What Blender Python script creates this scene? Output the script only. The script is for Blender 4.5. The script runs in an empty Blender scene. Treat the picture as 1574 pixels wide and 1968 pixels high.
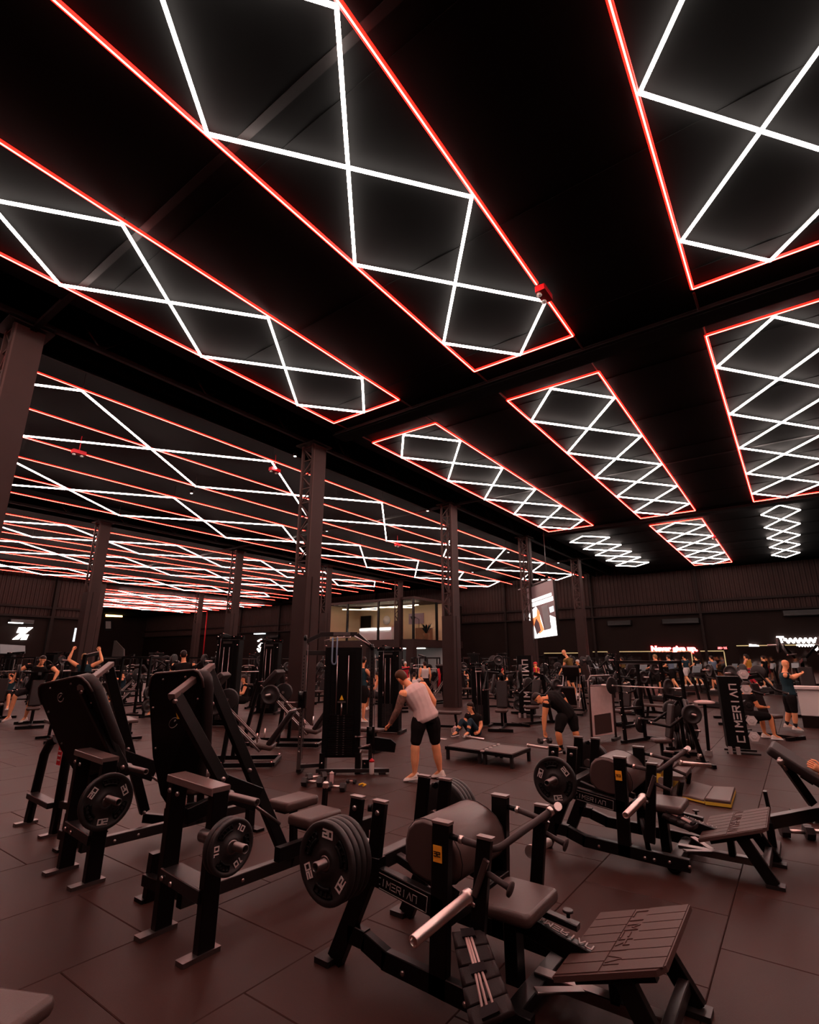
import bpy, bmesh, math, random
from mathutils import Vector, Matrix, Quaternion
random.seed(7)
S = bpy.context.scene
C = S.collection
PI = math.pi
# ---------------------------------------------------------------- camera
cam = bpy.data.cameras.new('camera'); co = bpy.data.objects.new('camera', cam); C.objects.link(co)
cam.sensor_fit = 'VERTICAL'; cam.sensor_height = 24; cam.sensor_width = 24*1574/1968
cam.lens = 987/1968*24; cam.clip_end = 300; cam.clip_start = .05
co.location = (0, 0, 1.62); co.rotation_euler = (math.radians(90+15.8917), 0, math.radians(36.0878))
S.camera = co
# ---------------------------------------------------------------- world and exposure
w = bpy.data.worlds.new('world'); S.world = w; w.use_nodes = True
w.node_tree.nodes['Background'].inputs[0].default_value = (.02, .012, .011, 1)
w.node_tree.nodes['Background'].inputs[1].default_value = .25
S.view_settings.view_transform = 'Standard'; S.view_settings.look = 'None'
S.view_settings.gamma = 1; S.view_settings.use_curve_mapping = False
S.view_settings.exposure = 0.42
WHITE_LED = 24.0      # radiance of the white tubes
RED_LED = 17.0        # radiance of the red tubes
# ---------------------------------------------------------------- materials
M = {}
def mat(name, col, rough=.6, metal=0, emit=None, es=1, noise=0, nscale=8, bump=0, bscale=200, spec=.25, coat=0, alpha=1, trans=0):
    if name.startswith('cloth') or name.startswith('wall') or name == 'beam': spec = .06
    if name.startswith('column'): spec = .15
    m = bpy.data.materials.new(name); m.use_nodes = True
    nt = m.node_tree; b = nt.nodes['Principled BSDF']
    b.inputs['Base Color'].default_value = (*col, 1); b.inputs['Roughness'].default_value = rough
    b.inputs['Metallic'].default_value = metal; b.inputs['Specular IOR Level'].default_value = spec
    b.inputs['Coat Weight'].default_value = coat
    if trans: b.inputs['Transmission Weight'].default_value = trans
    if alpha < 1: b.inputs['Alpha'].default_value = alpha
    if emit:
        b.inputs['Emission Color'].default_value = (*emit, 1); b.inputs['Emission Strength'].default_value = es
    if noise or bump:
        tc = nt.nodes.new('ShaderNodeTexCoord')
    if noise:
        n = nt.nodes.new('ShaderNodeTexNoise'); n.inputs['Scale'].default_value = nscale; n.inputs['Detail'].default_value = 5
        r = nt.nodes.new('ShaderNodeMapRange'); r.inputs[1].default_value = .3; r.inputs[2].default_value = .7
        r.inputs[3].default_value = 1-noise; r.inputs[4].default_value = 1+noise
        mx = nt.nodes.new('ShaderNodeVectorMath'); mx.operation = 'SCALE'; mx.inputs[0].default_value = col
        nt.links.new(tc.outputs['Object'], n.inputs['Vector']); nt.links.new(n.outputs[0], r.inputs[0])
        nt.links.new(r.outputs[0], mx.inputs['Scale']); nt.links.new(mx.outputs[0], b.inputs['Base Color'])
        rr = nt.nodes.new('ShaderNodeMapRange'); rr.inputs[3].default_value = rough*.88; rr.inputs[4].default_value = min(1, rough*1.12)
        nt.links.new(n.outputs[0], rr.inputs[0]); nt.links.new(rr.outputs[0], b.inputs['Roughness'])
    if bump:
        n2 = nt.nodes.new('ShaderNodeTexNoise'); n2.inputs['Scale'].default_value = bscale; n2.inputs['Detail'].default_value = 3
        bp = nt.nodes.new('ShaderNodeBump'); bp.inputs['Strength'].default_value = bump; bp.inputs['Distance'].default_value = .004
        nt.links.new(tc.outputs['Object'], n2.inputs['Vector']); nt.links.new(n2.outputs[0], bp.inputs['Height'])
        nt.links.new(bp.outputs[0], b.inputs['Normal'])
    M[name] = m
    return m
mat('rubber', (.035, .0130, .0100), .50, noise=.22, nscale=1.1, bump=.2, bscale=260, spec=.17)
mat('tread', (.070, .036, .031), .5, bump=.3, bscale=300)
mat('slab', (.012, .008, .008), .9)
mat('steel_black', (.0035, .0028, .0028), .33, noise=.2, nscale=6, spec=.22)
mat('steel_dark', (.013, .010, .010), .38, spec=.4)
mat('shroud', (.0028, .0025, .0025), .5, spec=.12)
mat('upholstery', (.062, .036, .032), .38, bump=.2, bscale=320, spec=.45)
mat('upholstery_dark', (.018, .012, .012), .45, bump=.2, bscale=320)
mat('bolt_chrome', (.9, .82, .78), .16, 1)
mat('cap_steel', (.13, .085, .078), .30, spec=.7)
mat('chrome', (.85, .74, .70), .34, 1)
mat('steel_bright', (.42, .36, .35), .33, 1)
mat('steel_worn', (.22, .19, .185), .38, 1)
mat('plate_rubber', (.013, .010, .010), .5, spec=.5, noise=.2, nscale=10)
mat('grip', (.045, .032, .032), .55)
mat('print_white', (.60, .54, .52), .5)
mat('print_grey', (.30, .26, .25), .5)
mat('yellow', (.75, .42, .02), .5)
mat('step_yellow', (.62, .42, .05), .5)
mat('orange_tag', (.85, .36, .03), .5)
mat('red', (.55, .02, .03), .45)
mat('pink', (.85, .03, .16), .35)
mat('orange', (.7, .2, .02), .5)
mat('wall_dark', (.0135, .0082, .0072), .75, noise=.12, nscale=.6)
mat('wall_metal', (.034, .019, .017), .55, noise=.15, nscale=.8)
mat('beam', (.016, .011, .010), .6)
mat('ceiling_matt', (.0016, .0014, .0014), .9, spec=.03)
mat('roof_steel', (.0035, .003, .003), .7, spec=.2)
mat('column_paint', (.034, .0185, .017), .6, noise=.1, nscale=2)
mat('column_truss', (.065, .036, .032), .5)
mat('ceiling_paint', (.0044, .0049, .0050), .8, spec=.04, noise=.25, nscale=1.5)
mat('roof_paint', (.05, .038, .038), .6)
mat('cream', (.62, .47, .30), .7)
mat('white_paint', (.7, .68, .66), .6)
mat('grey_paint', (.35, .33, .32), .6)
mat('wood', (.22, .10, .05), .5)
mat('glass', (.9, .9, .9), .03, trans=1, spec=.5)
M['glass'].node_tree.nodes['Principled BSDF'].inputs['IOR'].default_value = 1.05
mat('mirror', (.55, .52, .5), .05, 1)
mat('white_light', (.8, .8, .8), .5, emit=(1, .82, .74), es=WHITE_LED)
mat('white_halo', (.6, .6, .6), .5, emit=(.30, .31, .31), es=1.0)
mat('red_core', (.8, .3, .3), .5, emit=(1, .085, .060), es=RED_LED)
mat('red_light', (.5, .02, .02), .5, emit=(1, .006, .003), es=6.0)
mat('neon_red', (.8, .05, .05), .5, emit=(1, .06, .06), es=9)
mat('neon_white', (.8, .8, .8), .5, emit=(1, .97, .92), es=7)
mat('lamp_warm', (.8, .7, .4), .5, emit=(1, .62, .22), es=5)
mat('lamp_office', (.8, .8, .7), .5, emit=(1, .8, .55), es=4)
mat('screen_white', (.8, .8, .8), .5, emit=(1, .96, .93), es=2.2)
mat('screen_dark', (.05, .04, .04), .3, emit=(.10, .045, .045), es=.6)
mat('screen_orange', (.6, .2, .1), .5, emit=(1, .22, .07), es=1.2)
mat('screen_grey', (.2, .2, .2), .5, emit=(.16, .14, .14), es=.3)
mat('screen_cool', (.6, .65, .7), .5, emit=(.75, .85, .9), es=.9)
mat('skin', (.95, .42, .21), .5, noise=.08, nscale=6)
mat('skin_tan', (.80, .32, .14), .5, noise=.08, nscale=6)
mat('skin_ink', (.26, .14, .11), .5, noise=.45, nscale=22)
mat('hair_dark', (.022, .012, .01), .5)
mat('hair_brown', (.10, .045, .022), .5)
mat('hair_blond', (.30, .15, .06), .5)
mat('cloth_black', (.012, .01, .01), .8)
mat('cloth_charcoal', (.03, .026, .028), .8)
mat('cloth_pale', (.68, .50, .47), .8, noise=.06, nscale=12)
mat('cloth_white', (.72, .66, .64), .8)
mat('cloth_teal', (.02, .045, .055), .8)
mat('cloth_blue', (.16, .22, .30), .8)
mat('cloth_denim', (.025, .045, .06), .8)
mat('cloth_olive', (.15, .10, .035), .8)
mat('cloth_pink', (.50, .33, .33), .8)
mat('cloth_red', (.5, .03, .05), .8)
mat('cloth_yellow', (.6, .3, .05), .8)
mat('shoe_white', (.72, .62, .55), .6)
mat('shoe_black', (.02, .018, .018), .5)
mat('bottle_clear', (.5, .42, .40), .25)
# ---------------------------------------------------------------- mesh kit
def V(p): return Vector(p)
class B:
    def __init__(s): s.v = []; s.f = []; s.sm = []
    def add(s, vs, fs, smooth=False):
        o = len(s.v); s.v += [tuple(v) for v in vs]; s.f += [tuple(i+o for i in f) for f in fs]; s.sm += [smooth]*len(fs)
    def loft(s, rings, cap=True, smooth=True, closed=False):
        n = len(rings[0]); vs = [p for r in rings for p in r]; fs = []
        m = len(rings)
        for i in range(m if closed else m-1):
            a = i*n; b = ((i+1) % m)*n
            for j in range(n):
                k = (j+1) % n; fs.append((a+j, a+k, b+k, b+j))
        s.add(vs, fs, smooth)
        if cap and not closed:
            o = len(s.v)-len(vs)
            s.f.append(tuple(o+j for j in range(n-1, -1, -1))); s.f.append(tuple(o+(m-1)*n+j for j in range(n))); s.sm += [False, False]
    def box(s, c, d, R=None, ch=0):
        c = V(c); x, y, z = d[0]/2, d[1]/2, d[2]/2; R = R or Matrix.Identity(3)
        s._bar(c - R @ V((0, 0, z)), c + R @ V((0, 0, z)), R @ V((1, 0, 0)), R @ V((0, 1, 0)), x, y, ch)
    def _bar(s, p0, p1, u, v, a, b, ch):
        if ch:
            pr = [(a, -b+ch), (a, b-ch), (a-ch, b), (-a+ch, b), (-a, b-ch), (-a, -b+ch), (-a+ch, -b), (a-ch, -b)]
        else: pr = [(a, -b), (a, b), (-a, b), (-a, -b)]
        s.loft([[p + u*x + v*y for x, y in pr] for p in (p0, p1)], smooth=False)
    def beam(s, p0, p1, w, h=None, up=(0, 0, 1), ch=.004, ext=0):
        """rectangular steel tube from p0 to p1; h is its size along up, w across"""
        p0 = V(p0); p1 = V(p1); h = h or w; d = (p1-p0).normalized(); up = V(up)
        if abs(d.dot(up.normalized())) > .97: up = V((0, 1, 0)) if abs(d.y) < .9 else V((1, 0, 0))
        u = d.cross(up).normalized(); v = u.cross(d).normalized()
        s._bar(p0-d*ext, p1+d*ext, u, v, w/2, h/2, min(ch, w/4, h/4))
    def tube(s, pts, r, n=10, rs=None, cap=True):
        pts = [V(p) for p in pts]; rings = []
        prev = None
        for i, p in enumerate(pts):
            d = (pts[min(i+1, len(pts)-1)] - pts[max(i-1, 0)]).normalized()
            if prev is None:
                a = V((0, 0, 1)) if abs(d.z) < .9 else V((1, 0, 0))
                u = d.cross(a).normalized()
            else:
                u = (prev - d*prev.dot(d)).normalized()
            prev = u; v = d.cross(u); rr = rs[i] if rs else r
            rings.append([p + (u*math.cos(2*PI*j/n) + v*math.sin(2*PI*j/n))*rr for j in range(n)])
        s.loft(rings, cap)
    def lathe(s, c, ax, prof, n=24, flat=False):
        """prof: (distance along axis, radius)"""
        c = V(c); d = V(ax).normalized(); a = V((0, 0, 1)) if abs(d.z) < .9 else V((1, 0, 0)); u = d.cross(a).normalized(); v = d.cross(u)
        s.loft([[c + d*t + (u*math.cos(2*PI*j/n)+v*math.sin(2*PI*j/n))*max(r, 1e-4) for j in range(n)] for t, r in prof], True, not flat)
    def prism(s, poly, ext):
        """polygon (3D points, any order round it) pushed by ext"""
        poly = [V(p) for p in poly]; e = V(ext); s.loft([poly, [p+e for p in poly]], smooth=False)
    def slab(s, c, d, R=None, r=.02, dome=0):
        """cushion: box with rounded edges"""
        c = V(c); R = R or Matrix.Identity(3); x, y, z = d[0]/2, d[1]/2, d[2]/2; r = min(r, x*.9, y*.9, z*.95)
        def ring(k, zz):
            out = []
            for cx, cy, a0 in ((x-k, y-k, 0), (-x+k, y-k, 90), (-x+k, -y+k, 180), (x-k, -y+k, 270)):
                for j in range(4):
                    a = math.radians(a0+30*j); rad = k
                    out.append(c + R @ V((cx+rad*math.cos(a)-0, cy+rad*math.sin(a), zz)))
            return out
        R0 = min(x, y)*.25
        def inset(i):
            return [c + R @ V(p) for p in i]
        rings = []
        for zz, ins in ((-z, r), (-z+r*.3, r*.3), (-z+r, 0), (z-r, 0), (z-r*.3, r*.3), (z, r)):
            out = []
            kk = max(R0, r*1.2)
            for cx, cy, a0 in ((x-kk, y-kk, 0), (-x+kk, y-kk, 90), (-x+kk, -y+kk, 180), (x-kk, -y+kk, 270)):
                for j in range(4):
                    a = math.radians(a0+30*j)
                    out.append(c + R @ V((cx+(kk-ins)*math.cos(a), cy+(kk-ins)*math.sin(a), zz)))
            rings.append(out)
        if dome:
            rings.append([c + R @ V((0, 0, z+dome)) + (p - (c + R @ V((0, 0, z))))*.5 for p in rings[-1]])
        s.loft(rings)
    def ball(s, c, r, n=8, sc=(1, 1, 1)):
        c = V(c); m = max(4, n//2+1)
        s.loft([[c + V((math.sin(PI*i/m)*math.cos(2*PI*j/n)*r*sc[0], math.sin(PI*i/m)*math.sin(2*PI*j/n)*r*sc[1], math.cos(PI*i/m)*r*sc[2])) for j in range(n)] for i in range(m, -1, -1) if 0 < i < m], True)
    def bolts(s, ps, d, r=.012):
        for p in ps: s.lathe(p, d, [(-.004, r), (.004, r), (.010, r*.7), (.011, 0)], 8)
    def build(s, name, m, parent=None):
        me = bpy.data.meshes.new(name); me.from_pydata(s.v, [], s.f); me.materials.append(M[m] if isinstance(m, str) else m)
        me.polygons.foreach_set('use_smooth', s.sm)
        bm = bmesh.new(); bm.from_mesh(me); bmesh.ops.recalc_face_normals(bm, faces=bm.faces); bm.to_mesh(me); bm.free()
        me.update()
        o = bpy.data.objects.new(name, me); C.objects.link(o)
        if parent is not None: put(o, parent)
        return o
CH = {}
def put(o, parent):
    CH.setdefault(parent.name, []).append(o)
    o.parent = parent
    o.matrix_parent_inverse = WM[parent.name].inverted() if parent.name in WM else Matrix.Identity(4)
WM = {}
def thing(name, label, cat, loc, rz=0, group=None, local=False):
    """an Empty at the thing's base; parts given in world coordinates unless local"""
    o = bpy.data.objects.new(name, None); C.objects.link(o); o.empty_display_size = .1
    o.location = loc; o.rotation_euler = (0, 0, rz); o['label'] = label; o['category'] = cat
    if group: o['group'] = group
    if not local: WM[o.name] = Matrix.Translation(V(loc)) @ Matrix.Rotation(rz, 4, 'Z')
    return o
def tag(o, label, cat, group=None, kind=None):
    o['label'] = label; o['category'] = cat
    if group: o['group'] = group
    if kind: o['kind'] = kind
    return o
def struct(o): o['kind'] = 'structure'; return o
def copy_tree(o, parent=None):
    c = o.copy(); C.objects.link(c)
    if parent is not None: c.parent = parent; CH.setdefault(parent.name, []).append(c)
    for ch in CH.get(o.name, []): copy_tree(ch, c)
    return c
def clone(root, loc, rz=None, label=None):
    c = copy_tree(root); c.location = loc
    if rz is not None: c.rotation_euler = (0, 0, rz)
    if label: c['label'] = label
    return c
def rot(ax, deg): return Matrix.Rotation(math.radians(deg), 3, ax)
def basis(x, y):
    x = V(x).normalized(); y = V(y); y = (y - x*y.dot(x)).normalized(); z = x.cross(y)
    return Matrix((x, y, z)).transposed()
# stroke letters (squarish gym lettering); unit cell 1 wide, 1.2 high
GL = {'C': [((1, 1.2), (0, 1.2), (0, 0), (1, 0))], 'I': [((.5, 0), (.5, 1.2))], 'M': [((0, 0), (0, 1.2), (.5, .5), (1, 1.2), (1, 0))],
      'E': [((1, 1.2), (0, 1.2)), ((.1, .6), (.9, .6)), ((0, 0), (1, 0))], 'R': [((0, 0), (0, 1.2), (1, 1.2), (1, .6), (.1, .6)), ((.5, .6), (1, 0))],
      'A': [((0, 0), (.5, 1.2), (1, 0))], 'N': [((0, 0), (0, 1.2), (1, 1.2), (1, 0))], '0': [((0, 0), (0, 1.2), (1, 1.2), (1, 0), (0, 0))],
      '1': [((.2, 1.2), (.6, 1.2), (.6, 0))], '2': [((0, 1.2), (1, 1.2), (1, .6), (0, .6), (0, 0), (1, 0))],
      '3': [((0, 1.2), (1, 1.2), (1, 0), (0, 0)), ((.2, .6), (1, .6))], 'S': [((1, 1.2), (0, 1.2), (0, .6), (1, .6), (1, 0), (0, 0))],
      ':': [((.5, .3), (.5, .4)), ((.5, .8), (.5, .9))]}
def text(b, s, o, u, v, size, th=.16, dep=.0015, gap=.35):
    """write s with strokes: origin o, u reading direction, v up, size = cell width"""
    o = V(o); u = V(u).normalized(); v = V(v).normalized(); n = u.cross(v)
    for i, ch in enumerate(s):
        if ch == ' ': continue
        for st in GL[ch]:
            for a, c in zip(st, st[1:]):
                A = o + u*((i*(1+gap)+a[0])*size) + v*(a[1]*size); D = o + u*((i*(1+gap)+c[0])*size) + v*(c[1]*size)
                b.beam(A, D, th*size, dep*2, up=n, ch=0, ext=th*size/2)
# ================================================================ LARGE STRUCTURE
# floor of rubber tiles in staggered columns
TS = .945
fl = B(); fl.box((-32, 15, -.035), (84, 50, .03)); floor = struct(fl.build('floor', 'slab'))
tb = B(); tb._bar(V((0, 0, -.02)), V((0, 0, -.003)), V((1, 0, 0)), V((0, 1, 0)), TS/2-.0015, TS/2-.0015, 0)
e = TS/2-.0015; i_ = e-.004
tb = B(); tb.loft([[V((x*k, y*k, z)) for x, y in ((1, -1), (1, 1), (-1, 1), (-1, -1))] for k, z in ((e, -.02), (e, -.004), (i_, 0))], smooth=False)
tile0 = tb.build('tile', 'rubber'); put(tile0, floor)
near = []; rest = B()
fwd = V((-.589, .808)); rgt = V((.808, .589))
for i in range(-78, 10):
    for j in range(-9, 41):
        x = -2.53 + (i+.5)*TS; y = 2.53 + (j+.5)*TS + (0 if i % 2 else .47)
        a = x*fwd.x+y*fwd.y; b_ = x*rgt.x+y*rgt.y
        if a > .9 and abs(b_) < a*.80+.8: near.append((a*a+b_*b_, x, y))
        else: near.append((1e6, x, y))
near.sort()
for k, (d, x, y) in enumerate(near):
    if k < 300:
        t = tile0 if k == 0 else tile0.copy()
        if k: C.objects.link(t)
        t.location = (x, y, random.uniform(-.0008, 0))
    else:
        o = len(rest.v); rest.v += [(v[0]+x, v[1]+y, v[2]) for v in tb.v]; rest.f += [tuple(q+o for q in f) for f in tb.f]; rest.sm += [False]*len(tb.f)
r_ = rest.build('distant_tiles', 'rubber', floor); r_['kind'] = 'stuff'

def corrugated(name, p0, p1, z0, z1, nrm, mat_='wall_metal', per=.26, dep=.05):
    """ribbed metal cladding between two plan points; ribs are real folds"""
    b = B(); p0 = V((*p0, 0)); p1 = V((*p1, 0)); L = (p1-p0).length; d = (p1-p0)/L; n = V((*nrm, 0)); k = int(L/per); pr = []
    for i in range(k):
        t = i*per
        for dt, q in ((0, 0), (per*.38, 0), (per*.5, dep), (per*.88, dep)): pr.append(p0 + d*(t+dt) + n*q)
    vs = [p + V((0, 0, z0)) for p in pr] + [p + V((0, 0, z1)) for p in pr]; m = len(pr)
    b.add(vs, [(i, i+1, m+i+1, m+i) for i in range(m-1)])
    return struct(b.build(name, mat_))
YF = 38.0
def wallbox(name, c, d, m='wall_dark'):
    b = B(); b.box(c, d); return struct(b.build(name, m))
wallbox('wall_far', (-32, YF+.1, 2.2), (84, .2, 4.4))
corrugated('wall_far_cladding', (-74, YF+.14), (9, YF+.14), 4.4, 9.5, (0, -1))
wallbox('trim_1', (-32, YF-.12, 4.42), (84, .30, .10), 'beam'); wallbox('trim_2', (-32, YF-.02, 5.17), (84, .16, .14), 'beam')
wallbox('wall_left', (-43.1, 4.75, 2.2), (.2, 25.9, 4.4))
corrugated('wall_left_cladding', (-43.1, -8), (-43.1, 17.7), 4.4, 9.5, (1, 0))
wallbox('trim_3', (-42.9, 4.75, 4.45), (.35, 25.9, .14), 'beam'); wallbox('trim_4', (-42.95, 4.75, 5.1), (.2, 25.9, .14), 'beam')
wallbox('wall_left_far', (-73.9, 28, 4.7), (.2, 21, 9.4)); wallbox('wall_left_return', (-58.4, 17.6, 4.7), (30.6, .2, 9.4))
wallbox('wall_right', (9, 15, 4.7), (.2, 46.5, 9.4)); wallbox('wall_near', (-32, -8.1, 4.7), (82.6, .2, 9.4))
# wall joints and posts on the far wall
for i, x in enumerate((-52, -45.2, -38.4, -31.6, -18.2, -11.4, -4.6, 2.2)):
    b = B(); b.box((x, YF-.13, 4.7), (.14, .22, 9.4)); struct(b.build('trim_%d' % (5+i), 'beam'))
for i, y in enumerate((1.5, 8.4, 15.2)):
    b = B(); b.box((-42.85, y, 4.7), (.3, .2, 9.4)); struct(b.build('trim_%d' % (15+i), 'beam'))
# ceiling: black boards close above the light frames, open trusses along the two column lines
ZC = 7.228; ZL = 7.15
def board(name, x0, x1, y0=-8, y1=38.1, dz=0):
    b = B(); b.box(((x0+x1)/2, (y0+y1)/2, ZC+.03+dz), (x1-x0, y1-y0, .06))
    o = struct(b.build(name, 'ceiling_matt' if dz else 'ceiling_paint')); return o
board('ceiling', -8.75, 9.1); board('ceiling_middle', -21.9, -10.95, dz=.36); board('ceiling_left', -43.2, -24.1, dz=.36); board('ceiling_beyond', -74, -43.2, 17.5)
for i, (x0, x1) in enumerate(((-10.95, -8.75), (-24.1, -21.9))):
    b = B(); k = int(46/.2)
    pr = []
    for j in range(k):
        for dt, q in ((0, 0), (.08, 0), (.1, .05), (.18, .05)): pr.append((-8 + j*.2 + dt, 8.7+q))
    vs = [(x0-.8, y, z) for y, z in pr] + [(x1+.8, y, z) for y, z in pr]; m = len(pr)
    b.add(vs, [(a, a+1, m+a+1, m+a) for a in range(m-1)])
    struct(b.build('roof_deck_%d' % (i+1), 'roof_paint'))
    for s_, xx in ((0, x0), (1, x1)):
        wallbox('ceiling_edge_%d' % (i*2+s_+1), (xx, 15, 8.05), (.05, 46, 1.5), 'ceiling_paint')
# sheet joints of the boards
b = B()
for x0, x1 in ((-8.75, 9),):
    for y in [-7+2.45*k for k in range(19)]: b.box(((x0+x1)/2, y, ZC-.004), (x1-x0, .03, .01))
o = struct(b.build('ceiling_trim', 'ceiling_paint'))
COLY = (2.45, 9.15, 16.2, 23.1, 30.2)
# cross beams carried by the columns
nb = 0
for y in (-4.5, 9.15-.25, 22.72):
    for x0, x1 in ((-8.75, 9),):
        b = B(); b.box(((x0+x1)/2, y, 7.20), (x1-x0, .34, .2))
        b.box(((x0+x1)/2, y, 7.12), (x1-x0, .5, .025)); nb += 1
        struct(b.build('roof_beam_%d' % nb, 'roof_steel'))
for y in (2.45, 16.2, 30.2):
    b = B(); b.box((-17, y, 7.26), (52, .10, .08)); nb += 1; struct(b.build('roof_beam_%d' % nb, 'roof_steel'))
# trusses along the column lines
for X in (-9.9, -23.2):
    r = thing('roof_truss', 'steel lattice roof truss above the %s column row' % ('nearer' if X > -12 else 'farther'), 'truss', (X, 15, 7.3)); r['kind'] = 'structure'
    b = B(); b.beam((X, -8, 8.55), (X, 38, 8.55), .09); b.beam((X, -8, 7.32), (X, 38, 7.32), .09)
    b.build('chord', 'roof_steel', r)
    b = B(); y = -8; k = 0
    while y < 36.9:
        b.beam((X, y, 7.36), (X, y+1.15, 8.5) , .06); b.beam((X, y+1.15, 8.5), (X, y+2.3, 7.36), .06)
        b.beam((X, y+2.3, 7.36), (X, y+2.3, 8.5), .05); y += 2.3; k += 1
    b.build('lattice', 'roof_steel', r)['kind'] = 'stuff'
# ---------------------------------------------------------------- columns
def column(x, y, zc, label, wc=.49, grp='lattice columns'):
    """boxed base below zc, open lattice above"""
    r = thing('lattice_column', label, 'column', (x, y, 0), group=grp); r['kind'] = 'structure'
    b = B(); b.box((x, y, zc/2), (wc, wc, zc), ch=.012); b.build('casing', 'column_paint', r)
    b = B(); b.box((x+wc/2+.004, y-wc*.1, zc/2), (.008, .03, zc)); b.build('casing_seam', 'beam', r)
    h = .20
    for sx in (-1, 1):
        for sy in (-1, 1):
            if sx > 0 and sy > 0: continue
            if sx > 0:
                b = B(); b.box((x+h, y, (zc-.3+7.3)/2), (.07, 2*h+.08, 7.6-zc)); b.build('web_plate', 'column_paint', r); b = B(); b.box((x+h+.037, y-h, (zc+7.3)/2), (.012, .03, 7.3-zc)); b.build('plate_edge', 'column_truss', r); continue
            b = B(); b.beam((x+sx*h, y+sy*h, zc-.3), (x+sx*h, y+sy*h, 7.3), .07, .07, up=(0, 1, 0)); b.build('chord', 'column_truss', r)
    b = B(); n = max(3, int(round((7.2-zc)/.42))); dz = (7.2-zc)/n
    for k in range(n):
        z0 = zc+k*dz; z1 = z0+dz
        for s_ in (-1, 1):
            a, c = (-h, h) if (k+(s_ > 0)) % 2 else (h, -h)
            b.beam((x+a, y+s_*h, z0), (x+c, y+s_*h, z1), .035); b.beam((x+s_*h, y+a, z0), (x+s_*h, y+c, z1), .035)
            b.beam((x-h, y+s_*h, z1), (x+h, y+s_*h, z1), .03)
    b.build('lacing', 'column_truss', r)
    b = B(); b.box((x, y, 7.27), (.7, .7, .04)); b.build('cap_plate', 'beam', r)
    return r
cols = [(-10.31, 2.40, 3.5, 'tall lattice column at the left frame edge'), (-9.95, 9.15, 3.62, 'lattice column behind the weight stack machine, thickest boxed base'),
        (-9.95, 16.2, 3.08, 'lattice column beside the seated woman, left of the hanging screen'), (-9.9, 23.1, 3.3, 'lattice column holding the hanging screen'),
        (-9.8, 30.2, 4.35, 'slim column right of the hanging screen, by the far wall')]
for x, y, z, l in cols: column(x, y, z, l)
for x, y, z, l in [(-23.4, 9.6, 4.25, 'column behind the woman doing lat pulldowns'), (-24.0, 16.9, 3.9, 'second column of the farther row, above the tall cable towers'),
                   (-23.3, 23.1, 4.3, 'slim column just right of the thick boxed column'), (-23.6, 31, 4.3, 'slim column standing before the upstairs office'),
                   (-42.6, 18.1, 4.6, 'column at the corner beside the framed notice'), (-42.6, 26.5, 4.6, 'far column under the distant bright lights')]:
    column(x, y, z, l)
# ================================================================ LIGHT FRAMES (LED tubes hung under the ceiling)
TR = .021
def tube_part(r, p0, p1, m, name, rad=TR):
    if m == 'red_light':      # glowing red sleeve added to imitate the halo round the bright tube core
        b = B(); b.beam(V(p0)+V((0, 0, rad*.7)), V(p1)+V((0, 0, rad*.7)), rad*2.7, rad*1.5, ch=.006); o = b.build(name, 'red_light', r)
        b = B(); b.beam(p0, p1, rad*.8, rad*1.0, ch=.004); b.build('light_line', 'red_core', o)
    else:
        b = B(); b.tube([p0, p1], rad*1.05, 8); o = b.build(name, m, r)
    return o
PANELS = []
def diamond_panel(x0, x1, y0, y1, n, label, red=True, skip=(), w=None):
    r = thing('ceiling_light', label, 'ceiling light', ((x0+x1)/2, (y0+y1)/2, ZL), group='framed diamond lights of the right hand bays')
    c = (y1-y0)/(n+1); xm = (x0+x1)/2
    if red:
        tube_part(r, (x0, y0, ZL), (x0, y1, ZL), 'red_light', 'red_tube'); 
        if 'cut' in skip:
            tube_part(r, (x1, y0, ZL), (x1, 6.52, ZL), 'red_light', 'red_tube'); tube_part(r, (x1, 7.02, ZL), (x1, y1, ZL), 'red_light', 'red_tube')
        else: tube_part(r, (x1, y0, ZL), (x1, y1, ZL), 'red_light', 'red_tube')
        tube_part(r, (x0, y0, ZL), (x1, y0, ZL), 'red_light', 'red_tube'); tube_part(r, (x0, y1, ZL), (x1, y1, ZL), 'red_light', 'red_tube')
    ys = [y0+c*(k+.5) for k in range(n+1)]; q = .03; z = ZL-.016
    for xs in (x0+q, x1-q):
        tube_part(r, (xm, y0+q, z), (xs, ys[0], z), 'white_light', 'white_tube')
        tube_part(r, (xm, y1-q, z), (xs, ys[-1], z), 'white_light', 'white_tube')
    for a, d in zip(ys, ys[1:]):
        tube_part(r, (x0+q, a, z), (x1-q, d, z), 'white_light', 'white_tube'); tube_part(r, (x1-q, a, z-.004), (x0+q, d, z-.004), 'white_light', 'white_tube')
    b = B()
    for y in ys:
        for x in (x0, x1): b.tube([(x, y, ZL), (x, y, ZC)], .006, 6)
    b.build('hanger', 'beam', r)['kind'] = 'stuff'
    return r
bays = [(-8.27, -6.27, 'left'), (-4.33, -2.33, 'middle'), (-.41, 1.59, 'right')]
diamond_panel(-8.27, -6.27, -3.80, 8.2, 4, 'red edged diamond light frame, upper left, nearer of its row')
diamond_panel(-4.33, -2.33, -3.85, 8.15, 4, 'large red edged diamond light frame overhead, top centre', skip=('cut',))
diamond_panel(-.41, 1.59, -3.85, 8.05, 4, 'red edged diamond light frame in the top right corner')
diamond_panel(-8.27, -6.27, 9.68, 22.1, 4, 'red edged diamond light frame over the hanging screen, long and narrow')
diamond_panel(-4.33, -2.33, 9.65, 22.1, 4, 'red edged diamond light frame right of centre, second of the middle row')
diamond_panel(-.41, 1.59, 9.55, 22.05, 4, 'red edged diamond light frame at the right frame edge, second of its row')
diamond_panel(-8.25, -6.3, 23.75, 34.0, 4, 'all white diamond light figure before the far wall, left one', red=False)
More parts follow.
